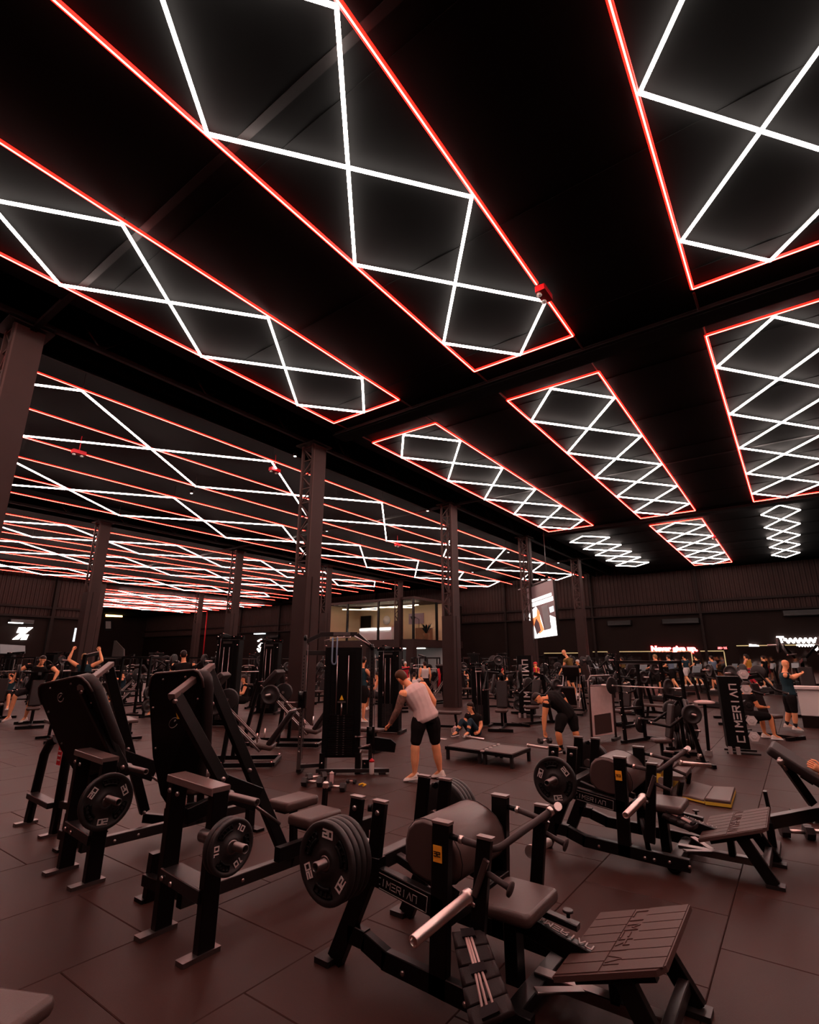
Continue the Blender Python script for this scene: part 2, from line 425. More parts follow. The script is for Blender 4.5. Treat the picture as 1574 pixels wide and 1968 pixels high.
diamond_panel(-4.3, -2.3, 23.6, 35.9, 4, 'smallest red edged diamond light frame, ending above the red neon writing')
diamond_panel(-.32, 1.0, 23.0, 35.9, 4, 'all white diamond light figure before the far wall, right one', red=False)
diamond_panel(3.6, 5.6, -4.27, 8.05, 4, 'diamond light frame outside the right of the view', skip=())
diamond_panel(3.6, 5.6, 9.55, 22.05, 4, 'diamond light frame outside the right of the view, farther one')
# small exit lamps in the frames
for x, y, l in ((-2.30, 6.72, 'red lit emergency lamp in the gap of the big light frame'), (-11.9, 9.4, 'red lit emergency lamp on the first triple row'), (-2.3, 27.5, 'emergency lamp on the smallest red frame'), (-15.2, 5.3, 'red emergency lamp hung left under the triple row'), (-15.4, 20.1, 'pale emergency lamp on the triple row behind the column')):
    b = B(); b.box((x, y, ZL-.05), (.16, .34, .10), ch=.01); b.tube([(x, y, ZL-.02), (x, y, ZC+(.01 if x > -8 else .37))], .012, 6)
    r = b.build('emergency_lamp', 'red'); tag(r, l, 'emergency lamp', 'emergency lamps under the ceiling')
    b = B(); b.lathe((x-.04, y-.1, ZL-.10), (0, 0, -1), [(0, .035), (.03, .045), (.035, .0)], 10); b.lathe((x-.04, y+.1, ZL-.10), (0, 0, -1), [(0, .035), (.03, .045), (.035, .0)], 10)
    b.build('lens', 'white_paint', r)
def row(x0, x1, ys, y0, y1, label, z=ZL, red=True, rad=TR, grp='triple red light rows of the left bays', flip=0):
    """three long red tubes with crossing white tubes between nodes ys"""
    r = thing('ceiling_light', label, 'ceiling light', ((x0+x1)/2, (y0+y1)/2, z), group=grp)
    if red:
        for x in (x0, (x0+x1)/2, x1): tube_part(r, (x, y0, z), (x, y1 if x != (x0+x1)/2 else y1, z), 'red_light', 'red_tube', rad*.8)
    q = .03; zz = z-.012
    for a, d in zip(ys, ys[1:]):
        tube_part(r, (x0+q, a, zz), (x1-q, d, zz), 'white_light', 'white_tube', rad); tube_part(r, (x1-q, a, zz-.004), (x0+q, d, zz-.004), 'white_light', 'white_tube', rad)
    if ys[-1] < y1-1: 
        tube_part(r, (x0+q, ys[-1], zz), ((x0+x1)/2, min(y1, ys[-1]+2.2), zz), 'white_light', 'white_tube', rad); tube_part(r, (x1-q, ys[-1], zz), ((x0+x1)/2, min(y1, ys[-1]+2.2), zz), 'white_light', 'white_tube', rad)
    b = B()
    for y in ys:
        for x in (x0, x1): b.tube([(x, y, z), (x, y, ZC+.37 if x0 > -43 else ZC)], .006, 6)
    b.build('hanger', 'beam', r)['kind'] = 'stuff'
    return r
nd = [-1.3, 3.85, 8.95, 14.05, 19.15, 24.3, 29.5, 34.9]
row(-15.38, -11.47, nd, -4, 36.8, 'triple red light row nearest to the first column row')
row(-21.15, -17.1, [-1.3, 3.95, 9.2, 14.15, 19.2, 24.4, 29.6, 34.9], -4, 37.0, 'second triple red light row from the first column row')
row(-28.4, -24.6, [-1.4, 3.6, 8.65, 13.72, 18.95, 24.2, 29.4], 0, 33.8, 'triple red light row just behind the farther column row')
row(-34.2, -30.1, [3.6, 8.65, 13.7, 18.9, 24.1, 29.3], 2, 33.7, 'second triple red light row behind the farther column row')
row(-41.0, -37.0, [8.4, 13.5, 18.7, 23.9, 29.1], 6, 33.6, 'triple red light row along the left wall')
g = 'crossed lights of the annex beyond the left wall'
row(-48.5, -45.0, [20.5, 25.5, 30.5, 35.5], 19.5, 36.5, 'nearest light row of the annex at far left', grp=g, z=7.05)
row(-54.5, -51.0, [20.5, 25.5, 30.5, 35.5], 19.5, 36.5, 'middle light row of the annex at far left', grp=g, z=7.05)
row(-60.5, -57.0, [20.5, 25.5, 30.5, 35.5], 19.5, 36.5, 'last light row of the annex at far left', grp=g, z=7.05)
# small spots scattered under the ceiling
b0 = None
spots = [(-10.761,9.179,7.200), (-10.727,2.393,7.200), (-16.324,9.377,7.200), (-21.343,9.367,7.200), (-16.492,16.208,7.200), (-11.952,25.616,7.200), (-10.901,30.349,7.200), (-10.877,16.140,7.200), (-24.233,20.853,7.200), (-24.278,23.173,7.200), (-24.516,30.284,7.200), (-28.401,19.434,7.200), (-16.880,30.382,7.200)]
where = ['upper left of the thick boxed column', 'beside the left edge column', 'right of the first triple row crossing', 'over the second column of the far row', 'just right of the thick boxed column', 'over the fourth column', 'over the fifth column', 'left of the third column', 'left of the slim column', 'close above the slim column', 'right of the office column top', 'left of the far column row', 'over the dark end wall']
for i, p in enumerate(spots):
    if i == 0:
        b = B(); b.lathe((0, 0, 0), (0, 0, 1), [(0, .05), (.10, .05), (.11, .02)], 10); b0 = b.build('ceiling_spot', 'steel_black')
        b = B(); b.lathe((0, 0, -.004), (0, 0, 1), [(0, .038), (.003, .038)], 10); k_ = b.build('lens', 'white_light'); put(k_, b0); o = b0
        tag(o, 'tiny ceiling spotlight hanging over the gym floor', 'spotlight', 'tiny ceiling spotlights')
    else: o = copy_tree(b0)
    o.location = p; o['label'] = 'tiny ceiling spotlight '+where[i]
# conduits joining the frames
for x in (-4.33, -2.33, -8.27, -6.27, -.41):
    b = B(); b.tube([(x, 8.2, ZL+.03), (x, 9.6, ZL+.03)], .02, 8); o = b.build('conduit_pipe', 'column_paint'); tag(o, 'thin dark conduit joining the light frame at %s' % {-4.33: 'the left side of the middle row', -2.33: 'the right side of the middle row', -8.27: 'the far left side', -6.27: 'the right side of the left row', -.41: 'the left side of the right row'}[x], 'conduit', 'conduits between light frames')
# ================================================================ WEIGHT PLATES
def plate_mesh(R, digits, th=.034):
    """plate lying in local XZ, face toward -Y; parts: web with rim, hub ring, grips, figures"""
    r = bpy.data.objects.new('weight_plate', None); C.objects.link(r)
    b = B(); b.lathe((0, th/2, 0), (0, -1, 0), [(0, .027), (0, R*.80), (.001, R*.96), (.007, R), (th-.006, R), (th, R*.965), (th, R*.86), (th-.008, R*.82), (th-.008, R*.36), (th-.001, R*.33), (th-.001, .027), (0, .027)], 40)
    d = b.build('disc', 'plate_rubber'); put(d, r)
    b = B(); b.lathe((0, -th/2+.002, 0), (0, -1, 0), [(0, .026), (0, .036), (.002, .036), (.002, .026)], 24); h = b.build('hub_ring', 'steel_worn'); put(h, r)
    for k in range(3):
        a = math.radians(30+120*k); b = B()
        pts = [(R*.60*math.cos(a+t*.11), -th/2+.004, R*.60*math.sin(a+t*.11)) for t in range(-4, 5)]
        b.tube(pts, R*.05, 6); pts = [(R*.78*math.cos(a+t*.11), -th/2+.006, R*.78*math.sin(a+t*.11)) for t in range(-4, 5)]; b.tube(pts, R*.035, 6)
        for t in range(-4, 5, 2): b.tube([(R*.64*math.cos(a+t*.11), -th/2+.004, R*.64*math.sin(a+t*.11)), (R*.77*math.cos(a+t*.11), -th/2+.004, R*.77*math.sin(a+t*.11))], R*.025, 5)
        g = b.build('grip', 'shroud'); put(g, r)
        a2 = math.radians(90+120*k); b = B(); c = V((math.cos(a2), 0, math.sin(a2))); u = V((math.sin(a2), 0, -math.cos(a2)))
        s_ = R*.145; w_ = s_*(len(digits)+.35*(len(digits)-1))
        text(b, digits, c*R*.60 - u*w_/2 + V((0, -th/2+.006, 0)), u, c, s_, th=.26, dep=.002)
        f = b.build('figures', 'print_white'); put(f, r)
    return r
P20 = plate_mesh(.192, '20'); P10 = plate_mesh(.142, '10'); P5 = plate_mesh(.11, '5') if '5' in GL else None
USED = set()
def plate(kind, c, ry, label, group, spin=0):
    """ry: heading of the face normal, degrees about Z (0: face toward -Y, 90: toward +X)"""
    src = {20: P20, 10: P10}[kind]
    if kind in USED: o = copy_tree(src)
    else: o = src; USED.add(kind)
    o.location = c; o.rotation_euler = (0, math.radians(spin), math.radians(ry)); 
    o.rotation_mode = 'YXZ' if False else 'XYZ'
    o['label'] = label; o['category'] = 'weight plate'; o['group'] = group
    return o
# ================================================================ HIP THRUST MACHINES
def hip_thrust(dx, dy, label, tagtxt):
    r = thing('hip_thrust_machine', label, 'gym machine', (-1.6+dx, 2.85+dy, 0), group='hip thrust machines with barrel pads'); D = V((dx, dy, 0))
    def q(*p): return V(p)+D
    YN, YFR, YC = 2.52, 3.18, 2.85
    for s_, y in ((1, YN), (-1, YFR)):
        b = B(); b.beam(q(-2.34, y, .02), q(-2.07, y, .56), .05, .10, up=(1, 0, 0)); b.build('rear_leg', 'steel_black', r)
        b = B(); b.box(q(-2.39, y-.01*s_, .014), (.11, .12, .028), ch=.004); b.build('foot_pad', 'steel_dark', r)
        b = B(); b.beam(q(-2.24, y, .17), q(-2.12, y, .165), .05, .09); b.beam(q(-2.13, y, .16), q(-1.98, y, .115), .05, .09); b.beam(q(-2.0, y, .115), q(-1.18, y, .085), .05, .09); b.build('lower_rail', 'steel_black', r)
        b = B(); b.bolts([q(-1.86, y-.027*s_, .10), q(-1.50, y-.027*s_, .085), q(-1.43, y-.027*s_, .085), q(-1.32, y-.027*s_, .09), q(-1.18, y-.027*s_, .085)], (0, -s_, 0), .013); b.build('bolts', 'steel_bright', r)['kind'] = 'stuff'
        b = B(); b.beam(q(-2.13, y, .49), q(-1.62, y, .42), .05, .10); nb_ = b.build('name_beam', 'steel_black', r)
        if s_ == 1:
            u = V((.51, 0, -.07)).normalized(); v = V((.07, 0, .51)).normalized(); b = B(); o = q(-2.04, y-.0265, .455)
            text(b, 'CIMERIAN', o, u, v, .0255, th=.12); b.build('lettering', 'print_grey', nb_)
            b = B()
            for k in (-.018, .053): b.beam(o-u*.02+v*k, o+u*.33+v*k, .003, .002, up=(0, -1, 0), ch=0)
            for k in (-.02, .33): b.beam(o+u*k-v*.018, o+u*k+v*.053, .003, .002, up=(0, -1, 0), ch=0)
            b.build('lettering_border', 'print_grey', nb_)
        # uprights beside the pad
        b = B(); b.beam(q(-1.66, y, .06), q(-1.625, y, .80), .05, .10, up=(1, 0, 0)); b.build('upright', 'steel_black', r)
        b = B(); b.box(q(-1.625, y, .806), (.105, .055, .012), ch=.003); b.build('upright_cap', 'cap_steel', r)
        # fork of two flat arms
        for k in range(2):
            b = B(); b.beam(q(-2.23+.17*k-.02, y-.01*s_, .47), q(-2.20+.17*k, y-.01*s_, .84), .035, .085, up=(1, 0, 0)); a_ = b.build('fork_arm', 'steel_black', r)
            b = B(); b.box(q(-2.20+.17*k, y-.01*s_, .846), (.092, .042, .012), ch=.003); c_ = b.build('cap', 'cap_steel', a_); 
            b = B(); b.bolts([q(-2.205+.17*k, y-.03*s_, .79), q(-2.215+.17*k, y-.03*s_, .70)][:2-k], (0, -s_, 0), .016); b.build('bolt', 'steel_bright', a_)['kind'] = 'stuff'
        b = B(); b.tube([q(-2.12, y-.01*s_, .80), q(-2.10, y+.0*s_, .80)], .02, 8); b.beam(q(-2.20, y, .5), q(-2.02, y, .5), .06, .14); b.build('fork_bracket', 'steel_black', r)['kind'] = 'stuff'
        # horn for plates
        b = B(); b.lathe(q(-2.13, y, .61), (0, -s_, 0), [(0, .035), (.05, .035), (.05, .024), (.40, .024), (.405, .019), (.40, .017), (.30, .017)], 18); b.build('plate_horn', 'steel_worn', r)
        # bent grip handles
        b = B(); b.tube([q(-1.58, y, .75), q(-1.52, y, .745)], .015, 10); b.build('handle_stub', 'steel_black', r)
        b = B(); b.tube([q(-1.525, y, .745), q(-1.505, y, .743)], .019, 12); b.tube([q(-1.155, y+.27*s_, .865), q(-1.145, y+.285*s_, .873)], .021, 12); b.build('handle_collar', 'chrome', r)
        b = B(); b.tube([q(-1.505, y, .743), q(-1.36, y+.025*s_, .725), q(-1.335, y+.05*s_, .728), q(-1.315, y+.075*s_, .74), q(-1.155, y+.27*s_, .865)], .0165, 12); b.build('handle_grip', 'grip', r)
        # second lever with low horn and hanging rod
        b = B(); b.beam(q(-1.37, y-.02*s_, .78), q(-1.45, y-.02*s_, .20), .035, .075, up=(1, 0, 0)); b.build('lever_plate', 'steel_black', r)
        b = B(); b.box(q(-1.365, y-.02*s_, .785), (.085, .042, .012), ch=.003); b.build('lever_cap', 'cap_steel', r)
        b = B(); b.beam(q(-1.35, y-.05*s_, .70), q(-1.42, y-.05*s_, .54), .02, .03, up=(1, 0, 0)); b.build('lever_bar', 'steel_worn', r)
        b = B(); b.lathe(q(-1.46, y-.03*s_, .525), (-.12, -s_, -.14), [(0, .034), (.03, .034), (.03, .025), (.40, .025), (.404, .02), (.40, .018), (.3, .018)], 20); b.build('low_horn', 'chrome', r)
        b = B(); b.tube([q(-1.36, y-.03*s_, .64), q(-1.24, y-.03*s_, .60)], .014, 10); b.lathe(q(-1.245, y-.03*s_, .60), (1, 0, -.3), [(0, .02), (0, .034), (.008, .034), (.008, .01)], 14); b.build('stub_handle', 'grip', r)
        b = B(); b.tube([q(-1.50, y, .36), q(-1.47, y, .12)], .02, 8); b.lathe(q(-1.30, y+.02*s_, .06), (0, -s_, 0), [(-.02, .02), (-.02, .055), (.02, .055), (.02, .02)], 18); b.build('roller', 'steel_black', r)
        b = B(); b.bolts([q(-1.43, y-.045*s_, .50), q(-1.40, y-.045*s_, .60)], (0, -s_, 0), .013); b.build('lever_bolts', 'steel_bright', r)['kind'] = 'stuff'
    b = B(); b.beam(q(-2.08, YN, .53), q(-2.08, YFR, .53), .075, .075); b.build('rear_crossbeam', 'steel_dark', r)
    b = B(); b.beam(q(-1.62, YN, .38), q(-1.62, YFR, .38), .06, .06); b.build('front_crossbeam', 'steel_black', r)
    b = B(); b.beam(q(-1.30, YN, .07), q(-1.30, YFR, .07), .08, .06); b.build('lower_crossbeam', 'steel_black', r)
    for y in (2.70, 3.0):
        b = B(); b.beam(q(-2.05, y, .52), q(-1.66, y, .41), .045, .045); b.build('pad_rail', 'steel_dark', r)
        b = B(); b.beam(q(-1.77, y, .42), q(-1.77, y, .58), .045, .07); b.build('pad_post', 'steel_black', r)
    # barrel pad: rounded profile pushed along Y
    prof = [(-1.955, .56), (-1.955, .65), (-1.935, .72), (-1.89, .765), (-1.83, .785), (-1.76, .78), (-1.69, .755), (-1.63, .715), (-1.59, .66), (-1.575, .60), (-1.585, .54), (-1.62, .50), (-1.70, .475), (-1.80, .475), (-1.90, .50)]
    b = B(); cx = V((-1.765, 0, .63)); rings = []
    for y, k in ((2.585, .88), (2.592, .96), (2.607, 1), (3.095, 1), (3.108, .96), (3.115, .88)):
        rings.append([q(cx.x+.022+(p[0]-cx.x)*k*.94, y, cx.z+(p[1]-cx.z)*k*.94) for p in prof])
    b.loft(rings); bp_ = b.build('barrel_pad', 'upholstery', r)
    b = B()
    for y in (2.608, 3.094): b.tube([q(cx.x+.022+(p[0]-cx.x)*.944, y, cx.z+(p[1]-cx.z)*.944) for p in prof+prof[:1]], .003, 5)
    b.build('piping', 'upholstery_dark', bp_)
    b = B(); b.box(q(-1.641, YN-.028, .665), (.052, .003, .075)); g = b.build('number_tag', 'orange_tag', r)
    b = B(); text(b, tagtxt, q(-1.662, YN-.030, .655), (1, 0, 0), (0, 0, 1), .016, th=.2); b.build('number', 'shroud', g)
    # seat
    b = B(); b.slab(q(-1.36, 2.80, .43), (.30, .40, .06), r=.02); b.build('seat', 'upholstery', r)
    b = B(); b.beam(q(-1.40, 2.82, .07), q(-1.40, 2.82, .40), .07, .09); b.build('seat_post', 'steel_black', r)
    b = B(); b.beam(q(-1.42, 2.86, .33), q(-1.0, 2.86, .24), .045, .09); b.build('front_rail', 'steel_black', r)
    b = B(); u = V((.42, 0, -.09)).normalized(); text(b, 'CIMERIAN', q(-1.32, 2.885, .361), u, (0, -1, 0), .030, th=.2); b.build('rail_lettering', 'print_grey', r)
    b = B(); b.beam(q(-1.30, 2.99, .33), q(-1.12, 2.99, .31), .05, .03); b.lathe(q(-1.17, 2.99, .34), (0, 0, 1), [(0, .01), (.02, .01), (.025, .028), (.035, .025)], 12); b.build('adjuster', 'steel_dark', r)
    # foot plate
    A = [q(-1.12, 2.62, .25), q(-.65, 2.66, .395), q(-.655, 3.37, .40), q(-1.12, 3.34, .26)]
    n_ = (A[1]-A[0]).cross(A[3]-A[0]).normalized()
    def P(u, v): return A[0]*(1-u)*(1-v)+A[1]*u*(1-v)+A[2]*u*v+A[3]*(1-u)*v
    b = B(); b.prism([P(.0, .0), P(.93, .0), P(1, .05), P(1, .97), P(.0, 1)], -n_*.022); fp_ = b.build('foot_plate', 'tread', r)
    # raised ribs each side of the central lettering
    for side in (0, 1):
        for k in range(7):
            v0 = .02+k*.138; v1 = v0+.126; u0, u1 = ((.015, .42) if side == 0 else (.58, .985)); s2 = .10 if side else .0; s1 = 0 if side else -.0
            def Q(u, v): return P(u, min(.985, max(.015, v)))
            b = B(); b.prism([Q(u0, v0+s2*0), Q(u1, v0), Q(u1, v1), Q(u0, v1)], n_*.004); b.build('rubber_rib', 'tread', fp_)
    b = B(); u_ = (A[0]-A[3]).normalized(); text(b, 'CIMERIAN', P(.44, .93)+n_*.001, u_, (A[1]-A[0]).normalized(), .062, th=.12, dep=.003); b.build('lettering', 'tread', fp_)['kind'] = 'stuff'
    b = B(); b.beam(q(-1.05, 2.72, .235), q(-.70, 2.72, .345), .05, .05); b.beam(q(-1.05, 3.24, .245), q(-.70, 3.24, .35), .05, .05); b.build('foot_plate_frame', 'steel_black', r)
    for y in (2.70, 3.22):
        b = B(); b.beam(q(-.83, y, .30), q(-.66, y+(.02 if y > 3 else -.02), .02), .05, .085, up=(1, 0, 0)); b.build('front_leg', 'steel_black', r)
        b = B(); b.box(q(-.655, y, .012), (.12, .10, .024), ch=.004); b.build('front_foot', 'steel_dark', r)
    b = B(); b.beam(q(-.70, 2.70, .10), q(-.70, 3.22, .10), .05, .06); b.build('leg_crossbar', 'steel_dark', r)
    b = B(); b.beam(q(-.93, 2.9, .27), q(-.93, 2.9, .10), .05, .07); b.build('plate_strut', 'steel_black', r)
    b = B(); b.beam(q(-1.32, 2.9, .09), q(-.68, 2.9, .09), .07, .05); b.build('centre_rail', 'steel_worn', r)
    b = B(); b.beam(q(-1.24, 2.70, .13), q(-1.08, 2.87, .11), .05, .012); b.beam(q(-1.24, 3.10, .13), q(-1.08, 2.93, .11), .05, .012); b.build('gusset', 'steel_worn', r)
    return r
hip_thrust(0, 0, 'black hip thrust machine nearest the camera, big barrel pad, tag 32', '32')
hip_thrust(.25, 2.42, 'black hip thrust machine behind the nearest one, before the yellow step platforms', '33')
g = 'weight plates on the nearest hip thrust machine'
for k, y in enumerate((2.44, 2.40, 2.36, 2.305)):
    pass
for k, y in enumerate((2.20, 2.24, 2.28, 2.32)):
    plate(20, (-2.13, y, .61), 0, ['outermost black 20 plate on the near horn of the nearest machine, figures readable', 'second black plate inward on the near horn of the nearest machine', 'third black plate inward on the near horn', 'innermost black plate on the near horn against the fork'][k], g, spin=4 if k == 0 else 40*k)
for k, y in enumerate((3.32, 3.36, 3.40, 3.44)):
    plate(20, (-2.13, y, .61), 180, ['innermost of the four plates on the far horn of the nearest machine', 'second of the four plates on the far horn', 'third of the four plates on the far horn', 'outermost of the four plates on the far horn'][k], g, spin=25*k)
plate(20, (-1.88, 2.30+2.42, .60), 0, 'black 20 plate standing out front on the second hip thrust machine', 'weight plates on the second hip thrust machine', spin=50)
plate(20, (-1.88, 3.27+2.42, .61), 180, 'plate on the far side of the second hip thrust machine', 'weight plates on the second hip thrust machine', spin=0)
plate(20, (-1.88, 3.31+2.42, .61), 180, 'outer plate on the far side of the second hip thrust machine', 'weight plates on the second hip thrust machine', spin=0)
# belt pads with pale cords
def belt(corners, label, segs=5):
    A = [V(p) for p in corners]; r = thing('hip_belt', label, 'belt', (A[0]+A[2])/2*1.0, group='padded hip belts')
    r.location.z = 0 if False else r.location.z; WM[r.name] = Matrix.Translation(r.location)
    n_ = (A[1]-A[0]).cross(A[3]-A[0]).normalized()
    if n_.z < 0: n_ = -n_
    def P(u, v, h=0): return A[0]*(1-u)*(1-v)+A[1]*u*(1-v)+A[2]*u*v+A[3]*(1-u)*v + n_*h
    for k in range(segs):
        v0 = k/segs+.006; v1 = (k+1)/segs-.006; b = B()
        rings = []
        for h, i in ((-.025, .02), (-.012, 0), (.0, 0), (.01, .03), (.013, .12)):
            rings.append([P(i, v0+i*.1, h), P(1-i, v0+i*.1, h), P(1-i, v1-i*.1, h), P(i, v1-i*.1, h)])
        b.loft(rings); b.build('pad_section', 'upholstery_dark', r)
    for u in (.40, .47, .56):
        b = B(); b.tube([P(u, .10, .02), P(u+.02, .45, .022), P(u+(u-.47)*.6, .9, .02)], .006, 6); b.build('cord', 'cloth_pale', r)
    for v in (.06, .48, .92):
        b = B(); b.prism([P(.30, v-.05, .014), P(.70, v-.05, .014), P(.70, v+.05, .014), P(.30, v+.05, .014)], n_*.018); b.build('strap', 'cloth_charcoal', r)
    return r
belt([(-1.532,2.440,0.375), (-1.392,2.500,0.398), (-1.151,2.300,0.252), (-1.312,2.220,0.167)], 'quilted black hip belt hanging down the front of the nearest machine')
belt([(-1.10, 4.98, .40), (-1.06, 5.12, .40), (-.86, 5.10, .34), (-.90, 4.98, .33)], 'hip belt lying across the second hip thrust machine', 4)
# ================================================================ TALL SHIELD MACHINES (left foreground)
def shield_machine(d, sh, arch, bars, label, pads=True):
    r = thing('lever_press_machine', label, 'gym machine', (-3.6+d.x, 2.6+d.y, 0), group='lever machines with black back shields')
    def q(*p): return V(p)+d
    for x in (-3.45, -3.0):
        b = B(); b.beam(q(x, 2.13, .02), q(x+.01, 2.13, .84), .055, .11, up=(0, 1, 0)); b.build('rear_leg', 'steel_black', r)
        b = B(); b.box(q(x, 2.10, .012), (.075, .24, .024), ch=.004); b.build('foot_plate', 'steel_worn', r)
    b = B(); b.beam(q(-3.47, 2.13, .865), q(-2.97, 2.13, .845), .13, .045); b.build('top_bar', 'cap_steel', r)
    b = B(); b.beam(q(-3.42, 2.07, .33), q(-3.0, 2.07, .30), .02, .07, up=(0, 0, 1)); b.beam(q(-3.42, 2.14, .35), q(-3.0, 2.14, .33), .13, .012); b.build('lower_crossbar', 'steel_dark', r)
    b = B(); b.bolts([q(-3.42, 2.065, .80), q(-3.33, 2.065, .79), q(-3.38, 2.055, .32), q(-3.28, 2.055, .31)], (0, -1, 0), .015); b.build('bolts', 'steel_bright', r)['kind'] = 'stuff'
    b = B(); b.beam(q(-3.40, 2.2, .15), q(-3.36, 3.75, .13), .06, .08); b.build('base_rail', 'steel_dark', r)
    b = B(); b.bolts([q(-3.365, y, .14) for y in (2.45, 2.65, 2.95, 3.3)], (1, 0, 0), .014); b.build('rail_bolts', 'steel_bright', r)['kind'] = 'stuff'
    b = B(); b.beam(q(-3.9, 2.25, .15), q(-3.42, 2.28, .15), .06, .07); b.beam(q(-3.92, 2.3, .0), q(-3.9, 2.3, .3), .06, .07); b.box(q(-3.95, 2.34, .012), (.10, .20, .024)); b.build('inner_leg', 'steel_black', r)
    b = B(); b.beam(q(-3.14, 2.75, .31), q(-3.12, 3.75, .30), .06, .09); b.build('seat_beam', 'steel_black', r)
    b = B(); b.beam(q(-3.13, 3.65, .0), q(-3.13, 3.65, .3), .06, .08); b.box(q(-3.13, 3.65, .012), (.35, .09, .024)); b.build('front_leg', 'steel_black', r)
    # side linkage: two parallel bars joined by the top handle bar
    (t0, b0), (t1, b1) = bars
    b = B(); b.beam(t0, b0, .045, .085, up=(0, 1, 0)); b.build('link_bar', 'steel_black', r)
    b = B(); b.beam(t1, b1, .045, .085, up=(0, 1, 0)); b.build('link_bar', 'steel_black', r)
    b = B(); e_ = (V(t1)-V(t0)).normalized()*.05; b.beam(V(t0)-e_+V((0, 0, .02)), V(t1)+e_+V((0, 0, .02)), .055, .04); b.build('link_top_bar', 'cap_steel', r)
    b = B(); b.bolts([V(t0)+V((.03, -.02, -.03)), V(t1)+V((.03, -.02, -.03)), V(b0)+V((.03, -.02, .02)), V(b1)+V((.03, -.02, .0)), V(t1)*.45+V(b1)*.55+V((.03, -.02, 0))], (.7, -.7, 0), .017); b.build('pivot_bolt', 'steel_bright', r)['kind'] = 'stuff'
    b = B(); b.beam(V(b1)+V((0, 0, -.05)), q(-3.37, 3.1, .14), .05, .08); b.lathe(q(-3.40, 3.05, .21), (1, 0, 0), [(0, .05), (.0, .055), (.06, .055), (.06, .0)], 18); b.build('pivot_block', 'steel_black', r)
    b = B(); b.beam(q(-3.42, 2.35, .80), q(-3.40, 2.75, .62), .05, .16); b.beam(q(-3.42, 2.2, .62), q(-3.42, 2.62, .70), .05, .10); b.build('rocker_plate', 'steel_black', r)
    b = B(); b.lathe(q(-3.40, 2.48, .70), (1, 0, 0), [(0, .035), (.05, .035), (.05, .024), (.34, .024), (.344, .019), (.34, .017), (.3, .017)], 18); b.build('empty_horn', 'steel_worn', r)
    b = B(); b.lathe(q(-3.0, 2.05, .62), (1, 0, 0), [(0, .035), (.15, .035), (.15, .024), (.40, .024), (.404, .019), (.40, .017), (.3, .017)], 18); b.build('loaded_horn', 'steel_worn', r)
    b = B(); b.tube([q(-3.40, 2.62, .66), q(-3.36, 2.95, .42)], .012, 8); b.build('gas_strut', 'steel_worn', r)
    if pads:
        for x, y, z in ((-3.47, 3.18, .51), (-3.06, 3.02, .50)):
            b = B(); b.slab(q(x, y, z), (.24, .34, .07), r=.02); b.build('knee_pad', 'upholstery', r)
            b = B(); b.beam(q(x, y, z-.04), q(x, y+.02, .2), .05, .05); b.beam(q(x-.02, y-.12, z-.05), q(x-.02, y+.12, z-.05), .12, .02); b.build('pad_bracket', 'steel_black', r)
    # big back shield with a rounded top, leaning
    TL, TR_, BR, BL = [V(p) for p in sh]
    def P(u, v): return TL*(1-u)*(1-v)+TR_*u*(1-v)+BR*u*v+BL*(1-u)*v
    pts = [P(0, .16)] + [P(.16-.16*math.cos(a), .16-.16*math.sin(a)) for a in (PI/6, PI/3, PI/2)] + [P(.84+.16*math.sin(a), .16-.16*math.cos(a)) for a in (0, PI/6, PI/3, PI/2)] + [P(1, .75), P(.93, .86), P(.90, 1), P(.25, 1), P(.12, .9), P(.0, .6)]
    n_ = (TR_-TL).cross(BL-TL).normalized()
    if n_.y > 0: n_ = -n_
    b = B(); b.prism(pts, -n_*.012); bs_ = b.build('back_shield', 'shroud', r)
    b = B(); c0 = P(.5, .5); rings = [[c0+(p-c0)*k-n_*h for p in pts] for k, h in ((.93, .012), (.97, .04), (.97, .09), (.90, .11))]; b.loft(rings); b.build('back_pad', 'upholstery_dark', r)
    b = B(); b.tube([p+n_*.0 for p in pts[:8]], .009, 6); b.build('shield_rim', 'upholstery', bs_)
    b = B(); b.bolts([P(.08, .25)+n_*.002, P(.08, .55), P(.92, .25), P(.92, .62), P(.3, .05), P(.7, .05)], n_, .009); b.build('shield_bolt', 'steel_bright', bs_)['kind'] = 'stuff'
    # emblem: open ring with a slanted bar
    b = B(); cx = P(.42, .15) if arch else P(.47, .40); ex = (TR_-TL).normalized(); ez = (TL-BL).normalized(); s_ = .055
    ring = [cx+ex*math.cos(a)*s_*1.15+ez*math.sin(a)*s_*.62+ez*math.cos(a)*s_*.3+n_*.003 for a in [math.radians(t) for t in range(20, 335, 15)]]
    b.tube(ring, .004, 5); b.beam(cx-ex*.03+n_*.004, cx+ex*.035+ez*.02+n_*.004, .011, .003, up=n_, ch=0); b.build('emblem', 'print_white', bs_)
    if not arch:
        b = B(); p_ = P(.52, .30); b.prism([p_+n_*.004, p_+ex*.04+n_*.004, p_+ex*.05-ez*.07+n_*.004, p_+ex*.015-ez*.07+n_*.004], n_*.003); b.build('yellow_tag', 'yellow', bs_)
    if arch:
        for dx in (0, .62):
            b = B(); b.tube([q(arch+dx*1.0, 2.42, .02), q(arch+.10+dx*.85, 2.42, .66), q(arch+.18+dx*.70, 2.43, .78), q(arch+.30+dx*.45, 2.44, .82)], .045, 8); b.build('arch_leg', 'steel_black', r)
            b = B(); b.box(q(arch+dx, 2.40, .012), (.07, .20, .024), ch=.004); b.build('arch_foot', 'steel_worn', r)
        b = B(); b.beam(q(arch+.08, 2.38, .28), q(arch+.60, 2.38, .26), .10, .05); b.beam(q(arch+.6, 2.42, .27), q(arch+1.1, 2.5, .27), .05, .06); b.build('arch_crossbar', 'steel_dark', r)
